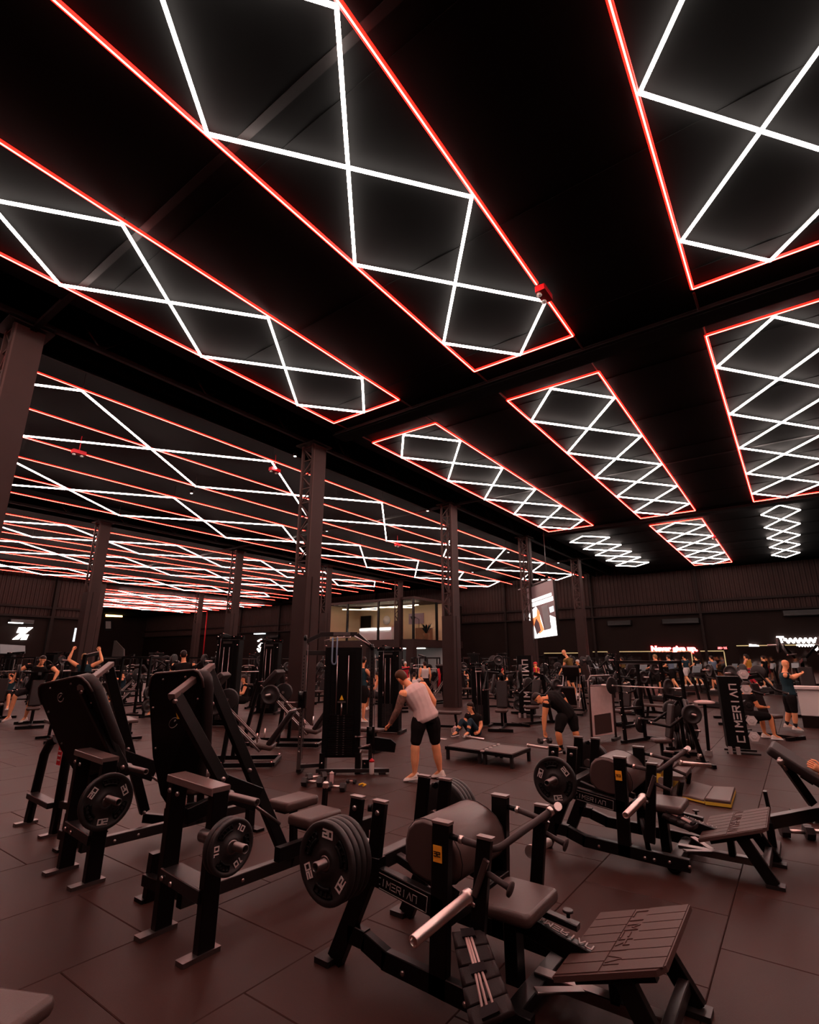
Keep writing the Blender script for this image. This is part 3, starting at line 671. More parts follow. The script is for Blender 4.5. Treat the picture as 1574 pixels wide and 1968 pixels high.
        b = B(); b.box(q(arch+.60, 2.365, .70), (.085, .004, .17)); st = b.build('warning_sticker', 'red', r)
        b = B()
        for z in (.66, .70, .74): b.box(q(arch+.60, 2.362, z), (.06, .003, .012))
        b.build('sticker_lines', 'print_white', st)['kind'] = 'stuff'
    return r
Dz = V((0, 0, 0))
shield_machine(Dz, [(-4.234,2.250,1.496), (-3.469,2.250,1.544), (-3.752,2.500,0.743), (-4.301,2.500,0.453)], None,
    (((-3.539,2.100,1.366), (-3.368,2.420,0.797)), ((-3.674,2.420,1.524), (-3.378,3.020,0.218))), 'lever machine with tall black back shield, second from the left, small 10 plate in front')
D1 = V((-1.54, .06, 0))
shield_machine(D1, [(-5.686,1.980,1.378), (-4.687,1.980,1.494), (-4.735,2.450,0.632), (-5.569,2.450,0.443)], -6.62+1.54,
    (((-4.860,2.050,1.382), (-4.714,2.400,0.729)), ((-5.132,2.350,1.533), (-5.274,2.950,0.213))), 'leftmost lever machine, leaning black back shield and arched legs')
plate(10, (-2.70, 2.03, .62), 90, 'black 10 plate on the second lever machine, outermost', 'plates on the left lever machines', spin=30)
plate(10, (-2.74, 2.03, .62), 90, 'plate behind the black 10 plate on the second lever machine', 'plates on the left lever machines', spin=80)
plate(20, (-1.54-2.78, 2.11, .60), 90, 'black 20 plate on the leftmost lever machine', 'plates on the left lever machines', spin=65)
# ================================================================ BACKGROUND MACHINE KIT (each built once at the origin, facing local -Y, then copied)
def proto(name):
    o = bpy.data.objects.new(name, None); C.objects.link(o); o.empty_display_size = .1; return o
def part(b, name, m, r, stuff=False):
    o = b.build(name, m); put(o, r)
    if stuff: o['kind'] = 'stuff'
    return o
def bars(r, name, m, lst, w=.06, h=None):
    for p0, p1 in lst:
        b = B(); b.beam(p0, p1, w, h or w); part(b, name, m, r)
def simple_plate(r, x, y, z, ax, R=.2, n=1, nm='plate_disc', th=.036):
    for k in range(n):
        b = B(); d = V(ax).normalized(); c = V((x, y, z))+d*(k*(th+.004))
        b.lathe(c, d, [(0, .025), (0, R*.9), (.006, R), (th-.006, R), (th, R*.92), (th, R*.84), (th-.008, R*.80), (th-.008, R*.35), (th, R*.3), (th, .025)], 20); part(b, nm, 'plate_rubber', r)
def mk_cable_tower(h=2.05):
    r = proto('cable_tower')
    b = B(); b.box((0, .02, h/2), (.56, .30, h-.16), ch=.02); part(b, 'shroud', 'shroud', r)
    b = B(); b.box((0, -.145, h*.52), (.30, .03, h*.8), ch=.01); part(b, 'stack_window', 'steel_black', r)
    b = B()
    for x in (-.07, .07): b.tube([(x, -.17, .3), (x, -.17, h-.25)], .009, 6)
    part(b, 'guide_rod', 'steel_bright', r, True)
    for k in range(14):
        b = B(); b.box((0, -.175, .18+k*.038), (.26, .05, .033)); part(b, 'stack_plate', 'steel_dark', r)
    b = B()
    for k in range(14): b.box((.03, -.203, .18+k*.038), (.014, .004, .010)); b.box((-.03, -.203, .18+k*.038), (.014, .004, .010))
    part(b, 'stack_marks', 'steel_bright', r, True)
    b = B(); b.beam((-.34, 0, h-.02), (.34, 0, h-.02), .10, .09); b.beam((.0, .05, h-.02), (.0, -.55, h+.03), .07, .08); part(b, 'top_arm', 'steel_black', r)
    b = B()
    for p in ((-.30, -.06, h), (.30, -.06, h), (-.1, -.05, h), (.1, -.05, h), (0.04, -.5, h+.05), (-.24, -.14, h-.2), (.24, -.14, h-.2)): b.ball(p, .021, 6)
    part(b, 'bolts', 'bolt_chrome', r, True)
    b = B(); b.lathe((-.02, -.50, h+.0), (1, 0, 0), [(0, .02), (0, .06), (.04, .06), (.04, .02)], 16); part(b, 'pulley', 'steel_dark', r)
    b = B(); b.tube([(0, -.52, h-.05), (0, -.52, 1.0)], .005, 5); b.tube([(0, -.52, 1.0), (0, -.52, .9)], .012, 6); part(b, 'cable', 'steel_worn', r)
    b = B(); b.box((0, -.15, h-.14), (.22, .02, .05)); part(b, 'name_plate', 'steel_worn', r)
    b = B(); b.beam((-.34, -.3, .04), (-.34, .3, .04), .07); b.beam((.34, -.3, .04), (.34, .3, .04), .07); b.beam((-.34, 0, .05), (.34, 0, .05), .07); part(b, 'base', 'steel_dark', r)
    return r
def mk_functional():
    """weight stack station with two perforated posts and travelling pulleys (the one in the centre)"""
    r = proto('cable_crossover'); h = 1.86
    b = B(); b.box((0, .0, h/2+.07), (.56, .26, h-.30), ch=.02); part(b, 'shroud', 'shroud', r)
    b = B(); b.box((0, -.135, .98), (.36, .02, 1.5), ch=.006); part(b, 'stack_bay', 'steel_black', r)
    for x in (-.085, .085):
        b = B(); b.tube([(x, -.165, .80), (x, -.165, 1.66)], .008, 8); part(b, 'guide_rod', 'steel_bright', r)
    for k in range(18):
        b = B(); b.box((0, -.165, .27+k*.031), (.36, .045, .027), ch=.004); part(b, 'stack_plate', 'steel_black', r)
    for s_ in (-1, 1):
        b = B()
        for k in range(18): b.box((.045*s_, -.19, .27+k*.031), (.022, .005, .009))
        part(b, 'stack_marks', 'steel_bright', r, True)
    b = B(); b.tube([(0, -.19, .80), (0, -.19, .98)], .012, 8); b.box((0, -.19, .99), (.12, .03, .02)); part(b, 'selector_rod', 'steel_bright', r)
    b = B(); b.prism([(-.03, -.195, 1.02), (.03, -.195, 1.02), (0, -.195, 1.09)], (0, .003, 0)); part(b, 'warning_triangle', 'yellow', r)
    for x, z1 in ((-.60, 1.92), (.44, 1.78)):
        b = B(); b.beam((x, -.10, .06), (x, -.10, z1), .055, .055); part(b, 'post', 'steel_worn' if x < 0 else 'steel_dark', r)
        b = B()
        for k in range(28): b.lathe((x, -.129, .3+k*.05), (0, -1, 0), [(0, .009), (.001, .009)], 6)
        part(b, 'post_holes', 'shroud', r, True)
        b = B(); b.box((x, -.10, 1.02 if x < 0 else .52), (.12, .13, .24), ch=.02); b.lathe((x-.03, -.20, 1.08 if x < 0 else .58), (1, 0, 0), [(0, .02), (0, .06), (.05, .06), (.05, .02)], 16); part(b, 'carriage', 'steel_black', r)
        b = B(); b.tube([(x-.22, -.14, .98 if x < 0 else .5), (x-.05, -.14, .98 if x < 0 else .5)], .012, 8); b.ball((x-.22, -.14, .98 if x < 0 else .5), .02, 8); b.tube([(x, -.18, .9 if x < 0 else .4), (x-.17, -.22, .86 if x < 0 else .36)], .012, 8); part(b, 'carriage_handle', 'steel_bright', r)
        b = B(); b.tube([(x+.05, -.13, .2), (x+.05, -.13, z1-.1)], .004, 5); part(b, 'cable', 'steel_worn', r)
        b = B(); b.lathe((x-.02, -.1, z1), (1, 0, 0), [(0, .02), (0, .05), (.04, .05), (.04, .02)], 14); part(b, 'top_pulley', 'steel_black', r)
    b = B(); b.beam((-.60, -.10, 1.86), (-.36, -.08, 1.98), .05, .06); b.beam((-.38, -.08, 1.98), (.20, -.06, 1.98), .05, .07); b.beam((.20, -.06, 1.98), (.46, -.1, 1.76), .05, .06); b.beam((-.58, -.1, 1.70), (-.28, 0, 1.70), .05, .07); part(b, 'top_frame', 'steel_dark', r)
    b = B(); b.box((-.04, -.10, 1.985), (.26, .012, .05)); part(b, 'name_plate', 'steel_worn', r)
    b = B(); b.tube([(-.30, -.15, 1.88), (-.06, -.16, 1.93), (.1, -.16, 1.93)], .010, 6); b.tube([(.16, -.15, 1.95), (.40, -.15, 1.82)], .014, 6); part(b, 'grab_bar', 'steel_bright', r)
    b = B(); b.tube([(-.17, -.16, 1.93)]+[(-.17+.035*(1-math.cos(a)), -.17, 1.58-.05*math.sin(a)) for a in [PI*k/8 for k in range(9)]]+[(-.10, -.16, 1.93)], .012, 8); part(b, 'hanging_strap', 'cloth_blue', r)
    b = B(); b.box((-.26, 0, .14), (.08, .3, .28)); b.box((.26, 0, .14), (.08, .3, .28)); b.box((.38, 0, .12), (.12, .16, .12), ch=.01); part(b, 'foot', 'steel_black', r)
    b = B(); b.beam((-.34, -.14, .05), (.72, -.14, .05), .07, .05); b.box((.62, -.14, .015), (.10, .12, .03)); b.box((-.1, -.14, .015), (.10, .12, .03)); part(b, 'base_rail', 'steel_dark', r)
    b = B(); b.beam((-.60, -.10, .04), (-.60, .34, .04), .07, .05); b.beam((-.6, -.1, .1), (-.3, 0, .1), .05, .05); part(b, 'left_foot', 'steel_dark', r)
    b = B(); b.bolts([(-.27, -.135, 1.80), (.27, -.135, 1.80), (-.27, -.135, 1.5), (-.1, -.14, 1.94), (0, -.14, 1.94), (.1, -.14, 1.94), (-.26, -.155, .15), (.36, -.09, .13), (-.6, -.13, .3), (-.6, -.13, .5)], (0, -1, 0), .014); part(b, 'bolts', 'bolt_chrome', r, True)
    b = B(); b.prism([(.42, -.12, .50), (.74, -.12, .46), (.82, -.12, .40), (.80, -.12, .28), (.42, -.12, .32)], (0, .10, 0)); part(b, 'swing_arm', 'shroud', r)
    return r
def mk_leg_press():
    r = proto('leg_press')
    for x in (-.28, -.18, .18, .28): bars(r, 'guide_rail', 'steel_worn', [((x, -.55, .25), (x, .55, 1.25))], .035)
    bars(r, 'side_frame', 'steel_black', [((-.36, -.8, .06), (-.36, .9, .06)), ((.36, -.8, .06), (.36, .9, .06)), ((-.36, .8, .06), (-.30, .55, 1.3)), ((.36, .8, .06), (.30, .55, 1.3)), ((-.36, .05, .06), (-.3, -.0, .75)), ((.36, .05, .06), (.3, -.0, .75))], .07)
    bars(r, 'cross_tube', 'steel_black', [((-.36, -.8, .06), (.36, -.8, .06)), ((-.36, .9, .06), (.36, .9, .06)), ((-.3, .57, 1.28), (.3, .57, 1.28))], .06)
    b = B(); b.slab((0, .42, 1.30), (.56, .10, .62), rot('X', 42), .02); part(b, 'foot_platform', 'upholstery_dark', r)
    b = B(); b.slab((0, -.55, .32), (.46, .40, .09), rot('X', 10), .03); part(b, 'seat', 'upholstery', r)
    b = B(); b.slab((0, -.86, .62), (.46, .72, .09), rot('X', -55), .03); part(b, 'backrest', 'upholstery_dark', r)
    for x, s_ in ((-.36, -1), (.36, 1)):
        b = B(); b.lathe((x, .25, 1.05), (s_, 0, 0), [(0, .03), (.0, .025), (.32, .025), (.32, 0)], 12); part(b, 'horn', 'steel_bright', r)
        simple_plate(r, x+.03*s_, .25, 1.05, (s_, 0, 0), .2, 2)
    b = B()
    for x in (-.39, .39):
        for p in ((x, .8, .1), (x, .06, .1), (x, -.78, .1), (x*.83, .52, 1.22), (x*.8, .0, .7)): b.ball(p, .022, 6)
    part(b, 'bolts', 'bolt_chrome', r, True)
    b = B(); b.tube([(-.30, -.5, .40), (-.34, -.5, .55)], .014, 8); b.tube([(.30, -.5, .40), (.34, -.5, .55)], .014, 8); part(b, 'grips', 'chrome', r)
    return r
def mk_rack(bar=True):
    r = proto('squat_rack')
    for x in (-.55, .55):
        for y in (-.35, .45):
            b = B(); b.beam((x, y, .0), (x, y, 1.85), .065, .065); part(b, 'upright', 'steel_black', r)
    bars(r, 'cross_tube', 'steel_black', [((-.55, -.35, 1.82), (.55, -.35, 1.82)), ((-.55, .45, 1.82), (.55, .45, 1.82)), ((-.55, -.35, 1.82), (-.55, .45, 1.82)), ((.55, -.35, 1.82), (.55, .45, 1.82)), ((-.55, .45, .08), (.55, .45, .08)), ((-.55, -.5, .04), (-.55, .6, .04)), ((.55, -.5, .04), (.55, .6, .04))], .06)
    for x in (-.55, .55):
        b = B(); b.beam((x, -.35, .75), (x, .45, .75), .05, .06); part(b, 'safety_arm', 'steel_dark', r)
        b = B(); b.box((x, -.41, 1.20), (.06, .10, .12)); part(b, 'bar_hook', 'steel_worn', r)
        s_ = 1 if x > 0 else -1
        for z in (.35, .75):
            b = B(); b.lathe((x, .45, z), (s_, 0, 0), [(0, .024), (.26, .024), (.26, 0)], 10); part(b, 'storage_peg', 'steel_bright', r)
            simple_plate(r, x+.05*s_, .45, z, (s_, 0, 0), .19, 2)
    b = B(); b.tube([(-.5, -.35, 1.78), (.5, -.35, 1.78)], .016, 8); part(b, 'pull_up_bar', 'steel_worn', r)
    if bar:
        b = B(); b.tube([(-1.0, -.42, 1.27), (1.0, -.42, 1.27)], .014, 8); b.tube([(-1.0, -.42, 1.27), (-.68, -.42, 1.27)], .024, 10); b.tube([(.68, -.42, 1.27), (1.0, -.42, 1.27)], .024, 10); part(b, 'barbell', 'chrome', r)
        simple_plate(r, .70, -.42, 1.27, (1, 0, 0), .2, 1, 'bar_plate'); simple_plate(r, -.70, -.42, 1.27, (-1, 0, 0), .2, 1, 'bar_plate')
    b = B()
    for x in (-.55, .55):
        for k in range(9): b.ball((x, -.385, .3+.16*k), .014, 5)
    part(b, 'rack_bolts', 'bolt_chrome', r, True)
    return r
def mk_press(kind=0):
    """plate loaded seated press with arms over the user"""
    r = proto('plate_loaded_press')
    bars(r, 'base_tube', 'steel_black', [((0, -.75, .05), (0, .65, .05)), ((-.40, .6, .04), (.40, .6, .04)), ((-.32, -.7, .04), (.32, -.7, .04))], .07)
    bars(r, 'main_post', 'steel_black', [((0, .55, .06), (0, .25, 1.35)), ((0, .28, 1.3), (0, -.10, 1.38))], .08)
    b = B(); b.slab((0, -.25, .47), (.32, .36, .08), None, .03); part(b, 'seat', 'upholstery', r)
    b = B(); b.slab((0, -.01, .86), (.30, .70, .08), rot('X', 78), .03); part(b, 'backrest', 'upholstery_dark', r)
    bars(r, 'seat_post', 'steel_black', [((0, -.25, .06), (0, -.25, .43))], .06)
    for s_ in (-1, 1):
        if kind == 0: path = [(.10*s_, .30, 1.40), (.42*s_, .18, 1.44), (.46*s_, -.15, 1.05), (.44*s_, -.45, .98)]
        elif kind == 1: path = [(.10*s_, .28, 1.30), (.45*s_, .20, 1.05), (.48*s_, -.20, .80), (.40*s_, -.52, .86)]
        else: path = [(.12*s_, .30, 1.42), (.34*s_, .10, 1.72), (.40*s_, -.25, 1.66), (.38*s_, -.50, 1.48)]
        b = B(); b.tube(path, .032, 8); part(b, 'lever_arm', 'steel_black', r)
        b = B(); b.tube([path[-1], (path[-1][0]-.18*s_, path[-1][1], path[-1][2]+.02)], .018, 8); part(b, 'handle', 'grip', r)
        b = B(); b.ball(path[-1], .026, 8); b.ball(path[1], .022, 6); b.ball(path[2], .02, 6); part(b, 'bolts', 'bolt_chrome', r, True)
        c = path[1]; b = B(); b.lathe((c[0], c[1]+.04, c[2]), (s_, 0, 0), [(0, .03), (.02, .024), (.32, .024), (.32, 0)], 12); part(b, 'horn', 'steel_bright', r)
        simple_plate(r, c[0]+.05*s_, c[1]+.04, c[2], (s_, 0, 0), .19, 2)
    return r
def mk_bench():
    r = proto('flat_bench')
    b = B(); b.slab((0, 0, .40), (.28, 1.05, .07), None, .02); part(b, 'pad', 'upholstery', r)
    bars(r, 'frame_tube', 'steel_black', [((0, -.45, .06), (0, .45, .06)), ((0, -.40, .06), (0, -.36, .37)), ((0, .42, .06), (0, .36, .37)), ((-.25, -.48, .04), (.25, -.48, .04)), ((-.25, .48, .04), (.25, .48, .04))], .06)
    return r
def mk_pulldown():
    r = proto('lat_pulldown')
    bars(r, 'main_post', 'steel_black', [((0, .55, .05), (0, .55, 1.85)), ((0, .57, 1.85), (0, -.10, 1.95))], .09)
    bars(r, 'base_tube', 'steel_black', [((0, -.5, .05), (0, .7, .05)), ((-.35, .65, .04), (.35, .65, .04)), ((-.3, -.5, .04), (.3, -.5, .04))], .07)
    b = B(); b.box((0, .62, .75), (.42, .24, 1.4), ch=.02); part(b, 'shroud', 'shroud', r)
    b = B(); b.slab((0, -.2, .48), (.34, .36, .08), None, .03); part(b, 'seat', 'upholstery', r)
    bars(r, 'seat_post', 'steel_black', [((0, -.2, .06), (0, -.2, .44)), ((0, .1, .05), (0, .08, .62))], .06)
    b = B(); b.tube([(-.22, .02, .64), (.22, .02, .64)], .05, 12); part(b, 'thigh_roller', 'upholstery', r)
    b = B(); b.tube([(0, -.08, 1.93), (0, -.08, 1.50)], .006, 5); part(b, 'cable', 'steel_worn', r)
    b = B(); b.tube([(-.48, -.08, 1.30), (-.42, -.08, 1.40), (-.26, -.08, 1.47), (0, -.08, 1.49), (.26, -.08, 1.47), (.42, -.08, 1.40), (.48, -.08, 1.30)], .014, 8); part(b, 'pull_bar', 'chrome', r)
    b = B()
    for p in ((0, -.1, 1.99), (0, .5, 1.9), (.1, .5, 1.4), (-.1, .5, 1.4), (.3, -.5, .07), (-.3, -.5, .07)): b.ball(p, .02, 6)
    part(b, 'bolts', 'bolt_chrome', r, True)
    return r
def mk_dumbbell_rack():
    r = proto('dumbbell_rack')
    for x in (-1.1, 1.1): bars(r, 'side_frame', 'steel_black', [((x, -.28, 0), (x, .22, 1.05)), ((x, .25, 0), (x, .22, 1.05))], .06)
    for z, y in ((.30, -.12), (.62, .0), (.94, .12)):
        b = B(); b.box((0, y, z), (2.2, .26, .03), rot('X', 15)); part(b, 'shelf', 'steel_dark', r)
        for k in range(12):
            x = -1.0+k*.18; b = B()
            for s_ in (-1, 1): b.lathe((x, y+.05*s_, z+.085), (0, s_, 0), [(0, .035), (0, .062), (.08, .062), (.09, .05)], 10)
            b.tube([(x, y-.06, z+.085), (x, y+.06, z+.085)], .015, 6); part(b, 'racked_dumbbell', 'plate_rubber', r)
    b = B()
    for z, y in ((.30, -.12), (.62, .0), (.94, .12)):
        for k in range(12): b.lathe((-1.0+k*.18, y-.141, z+.085), (0, -1, 0), [(0, .03), (.002, .03)], 8)
    part(b, 'number_disc', 'steel_bright', r, True)
    return r
def mk_treadmill():
    r = proto('treadmill')
    b = B(); b.box((0, .1, .12), (.62, 1.7, .14), ch=.03); part(b, 'deck', 'steel_dark', r)
    b = B(); b.box((0, .12, .192), (.44, 1.6, .008)); part(b, 'belt', 'cloth_black', r)
    for x in (-.30, .30): bars(r, 'upright', 'steel_black', [((x, -.62, .12), (x, -.78, 1.12))], .07)
    b = B(); b.box((0, -.80, 1.16), (.70, .26, .10), rot('X', 25), ch=.02); part(b, 'console', 'steel_dark', r)
    b = B(); b.box((0, -.80, 1.36), (.44, .04, .30), rot('X', -15), ch=.01); part(b, 'screen', 'screen_grey', r)
    for x in (-.33, .33):
        b = B(); b.tube([(x, -.75, 1.12), (x, -.30, 1.02)], .022, 8); part(b, 'handrail', 'grip', r)
    return r
def mk_bike():
    r = proto('elliptical_trainer')
    b = B(); b.box((0, -.45, .35), (.28, .60, .5), ch=.08); part(b, 'housing', 'steel_dark', r)
    bars(r, 'mast', 'steel_black', [((0, -.5, .5), (0, -.62, 1.35)), ((0, -.4, .08), (0, .8, .08)), ((-.25, .75, .05), (.25, .75, .05))], .07)
    b = B(); b.box((0, -.66, 1.42), (.34, .06, .24), rot('X', -15), ch=.01); part(b, 'screen', 'screen_grey', r)
    for s_ in (-1, 1):
        b = B(); b.tube([(.20*s_, -.55, .5), (.26*s_, -.50, 1.1), (.24*s_, -.40, 1.5)], .018, 8); part(b, 'moving_handle', 'steel_worn', r)
        b = B(); b.box((.16*s_, .25, .30), (.14, .34, .05), ch=.01); part(b, 'pedal', 'grip', r)
        bars(r, 'pedal_arm', 'steel_worn', [((.16*s_, -.3, .40), (.16*s_, .7, .16))], .04)
    return r
def mk_tree():
    """plate storage tree"""
    r = proto('plate_tree')
    bars(r, 'frame_tube', 'steel_black', [((0, 0, .0), (0, 0, 1.15)), ((-.3, 0, .04), (.3, 0, .04)), ((0, -.3, .04), (0, .3, .04))], .07)
    for z in (.3, .65, 1.0):
        for s_ in (-1, 1):
            b = B(); b.tube([(0, 0, z), (.30*s_, 0, z+.03)], .022, 8); part(b, 'peg', 'steel_bright', r)
            simple_plate(r, .07*s_, 0, z+.01, (s_, 0, 0), .19 if z < .9 else .14, 3)
    return r
KIT = dict(tower=mk_cable_tower(), legpress=mk_leg_press(), rack=mk_rack(), press=mk_press(0), row=mk_press(1), shoulder=mk_press(2), bench=mk_bench(), pulldown=mk_pulldown(),
           dumbbells=mk_dumbbell_rack(), treadmill=mk_treadmill(), elliptical=mk_bike(), tree=mk_tree())
CAT = dict(tower='cable machine', legpress='leg press', rack='rack', press='gym machine', row='gym machine', shoulder='gym machine', bench='bench', pulldown='gym machine', dumbbells='dumbbell rack', treadmill='treadmill', elliptical='elliptical', tree='plate tree')
GRP = dict(tower='tall cable towers', legpress='sled leg presses', rack='squat racks', press='plate loaded presses', row='plate loaded presses', shoulder='plate loaded presses', bench='flat benches', pulldown='lat pulldowns', dumbbells='dumbbell racks', treadmill='treadmills by the far wall', elliptical='elliptical trainers', tree='plate trees')
USEDK = set(); PLACED = []
def place(kind, p, deg, label, sc=.9):
    o = KIT[kind] if kind not in USEDK else copy_tree(KIT[kind])
    USEDK.add(kind)
    PLACED.append((p[0], p[1], .7)); o.location = (p[0], p[1], p[2] if len(p) > 2 else 0); o.rotation_euler = (0, 0, math.radians(deg)); o.scale = (sc, sc, sc)
    o['label'] = label; o['category'] = CAT[kind]; o['group'] = GRP[kind]
    return o
# centre: weight stack station
f = mk_functional(); f.location = (-5.747,6.149,0.000); f.rotation_euler = (0, 0, math.radians(38)); tag(f, 'tall weight stack station with perforated side posts in the centre, blue strap hanging', 'cable machine')
# named pieces, from the left
place('press', (-15.737,5.554,0.000), 70, 'plate loaded press under the man in black at far left')
place('row', (-17.797,5.424,0.000), 60, 'plate loaded press cut by the left frame edge')
place('pulldown', (-14.507,6.325,0.000), 216, 'lat pulldown used by the woman with the ponytail')
place('bench', (-12.556,4.871,0.000), 80, 'low bench end showing beside the leaning shield')
place('bench', (-11.793,5.955,0.000), 75, 'flat bench behind the pink bottle')
place('rack', (-15.809,8.318,0.000), 200, 'squat rack between the two back shields')
place('shoulder', (-12.553,7.749,0.000), 216, 'machine the broad man in dark tee sits in')
place('tower', (-11.774,8.317,0.000), 30, 'left one of the two tall cable towers left of centre', 1.05)
place('tower', (-13.285,10.878,0.000), 30, 'right one of the two tall cable towers left of centre', 1.05)
place('legpress', (-7.529,5.517,0.000), 130, 'sled machine with twin slanted rails behind the second lever machine')
place('legpress', (-8.316,7.317,0.000), 120, 'sled machine left of the chrome post, pads raised')
place('bench', (-6.770,7.721,0.000), 100, 'bench to the right behind the weight stack')
place('tower', (-7.763,9.870,0.000), 20, 'short cable tower in front of the stooping man')
place('press', (-10.649,13.987,-0.000), 40, 'seated press with round backrest left of the stooping man')
place('bench', (-7.178,11.183,0.000), 110, 'bench under the column beside the seated woman')
place('press', (-5.989,12.050,0.000), 20, 'plate loaded machine with crossbar over the low platform')
place('tower', (-6.659,12.171,0.000), 15, 'black cable tower behind the seated woman', .72)
place('row', (-5.631,13.309,0.000), -20, 'plate loaded machine left of the man stooping for a dumbbell')
place('rack', (-2.497,11.559,0.000), -20, 'squat rack with hanging plates right of the pale panel', .85)
place('press', (-3.734,14.692,0.000), -30, 'press seen through the rack by the pale panel', .8)
place('row', (-1.832,9.669,0.000), -60, 'seated machine holding yellow edged steps', .75)
place('tree', (-1.851,10.660,0.000), 20, 'plate tree right of the squat rack', .8)
place('press', (-0.862,14.203,0.000), 60, 'press in front of the bald man in teal')
place('shoulder', (0.103,18.470,0.000), 10, 'tall dark machine at the right frame edge', 1.15)
place('bench', (-3.989,14.117,0.000), 70, 'bench behind the pale panel')
# treadmill and cardio rows near the far wall
for q, l in (((-4.601,23.199,0.180), 'nearest treadmill, under the man in pale pink'), ((-4.832,27.165,0.180), 'second treadmill, under the man in light blue'), ((-4.883,31.517,0.180), 'third treadmill in the row'), ((-4.556,33.060,0.180), 'fourth treadmill in the row'), ((-8.300,32.484,0.180), 'treadmill left of the row beside the mirrors'), ((-1.967,30.243,0.180), 'treadmill of the woman in yellow'), ((-1.451,32.806,0.180), 'treadmill behind the woman in yellow'), ((-3.257,28.313,0.180), 'treadmill of the man in grey'), ((-2.377,21.143,0.180), 'empty treadmill nearest to the lettered tower')):
    place('treadmill', (q[0], q[1]), -118, l)
seq = [('press', 600, (-14.90, 14.30)), ('rack', 40, (-24.21, 8.09)), ('tower', 100, (-24.69, 9.31)), ('row', 75, (-27.50, 9.83)), ('shoulder', 130, (-22.25, 8.94)), ('rack', 205, (-21.57, 10.01)), ('dumbbells', 225, (-26.89, 12.90)), ('legpress', 258, (-18.96, 9.75)), ('tower', 290, (-22.87, 12.42)),
       ('shoulder', 300, (-17.60, 9.79)), ('press', 325, (-20.86, 12.10)), ('rack', 385, (-18.69, 12.11)), ('row', 400, (-15.57, 10.40)), ('dumbbells', 372, (-24.63, 15.53)), ('pulldown', 455, (-18.65, 13.72)), ('rack', 470, (-16.93, 12.81)), ('shoulder', 485, (-15.01, 11.68)), ('press', 535, (-16.29, 13.86)), ('tree', 555, (-14.31, 12.65)), ('rack', 560, (-18.45, 16.42)),
       ('elliptical', 610, (-16.01, 15.64)), ('dumbbells', 640, (-20.58, 21.22)), ('press', 660, (-14.28, 15.32)), ('rack', 735, (-13.88, 17.19)), ('shoulder', 760, (-12.68, 16.49)), ('pulldown', 790, (-14.16, 19.55)), ('row', 800, (-11.03, 15.53)), ('legpress', 830, (-10.16, 15.21)), ('rack', 835, (-13.69, 20.72)), ('dumbbells', 700, (-18.90, 21.86)),
       ('press', 890, (-11.25, 19.11)), ('tower', 908, (-12.46, 22.04)), ('rack', 935, (-10.88, 20.42)), ('shoulder', 950, (-8.65, 16.78)), ('press', 975, (-10.44, 21.48)), ('tower', 975, (-12.37, 25.51)), ('tree', 1000, (-7.08, 15.40)), ('row', 1010, (-8.68, 19.41)), ('dumbbells', 1045, (-12.86, 31.56)), ('rack', 1060, (-9.51, 24.20)),
       ('press', 1075, (-7.64, 20.17)), ('legpress', 1075, (-6.12, 16.10)), ('elliptical', 1130, (-8.15, 25.19)), ('elliptical', 1150, (-6.82, 22.34)), ('shoulder', 1155, (-5.83, 19.32)), ('tree', 1130, (-5.42, 16.61)), ('row', 1200, (-4.83, 18.44)), ('press', 1235, (-4.09, 17.58)), ('elliptical', 1170, (-8.55, 29.99)), ('bench', 1265, (-3.17, 15.11)), ('rack', 20, (-32.00, 10.16)), ('tower', 150, (-29.28, 12.14)),
       ('elliptical', 1500, (-0.95, 30.43)), ('elliptical', 1525, (-0.45, 28.76)), ('elliptical', 1548, (-0.01, 32.49)), ('press', 1420, (-1.58, 17.25)), ('tree', 1405, (-1.63, 15.83)), ('tower', 5, (-28.04, 8.65)), ('press', 180, (-24.86, 10.97)), ('press', 350, (-25.09, 15.19)), ('rack', 425, (-22.82, 15.86)), ('tower', 500, (-21.95, 17.48)), ('press', 590, (-20.06, 18.86)),
       ('pulldown', 10, (-32.71, 10.15)), ('row', 48, (-31.90, 10.74)), ('tower', 86, (-27.29, 9.98)), ('pulldown', 124, (-31.76, 12.49)), ('tree', 162, (-30.91, 13.11)), ('row', 200, (-25.16, 11.53)), ('rack', 238, (-27.86, 13.69)), ('pulldown', 276, (-23.75, 12.56)), ('shoulder', 314, (-23.04, 13.08)), ('rack', 352, (-25.43, 15.46)), ('tree', 390, (-24.62, 16.04)), ('tower', 428, (-20.91, 14.63)), ('tower', 466, (-24.13, 18.05)), ('rack', 504, (-23.28, 18.67)), ('row', 542, (-22.43, 19.29)), ('tree', 580, (-21.58, 19.91)), ('shoulder', 618, (-18.63, 18.45)), ('tower', 656, (-16.66, 17.73)), ('shoulder', 694, (-15.95, 18.24)), ('rack', 732, (-15.24, 18.76)), ('press', 770, (-15.58, 20.67)), ('rack', 808, (-16.49, 23.61)), ('rack', 846, (-13.12, 20.31)), ('tower', 884, (-13.30, 22.33)), ('tree', 922, (-13.95, 25.47)), ('tree', 960, (-12.13, 24.14)), ('shoulder', 998, (-12.25, 26.70)), ('tree', 1010, (-11.10, 24.89)), ('pulldown', 1044, (-11.23, 27.45)), ('pulldown', 1078, (-10.47, 28.01)), ('shoulder', 1112, (-9.00, 26.42)), ('rack', 1146, (-8.29, 26.93)), ('tower', 1180, (-8.19, 29.66)), ('tree', 1214, (-7.94, 32.31))]
DESC = dict(press='plate loaded press', rack='squat rack', tower='cable tower', row='plate loaded row machine', shoulder='overhead press machine', dumbbells='rack full of dumbbells', legpress='sled leg press', pulldown='lat pulldown', tree='plate tree', elliptical='elliptical trainer', bench='flat bench')
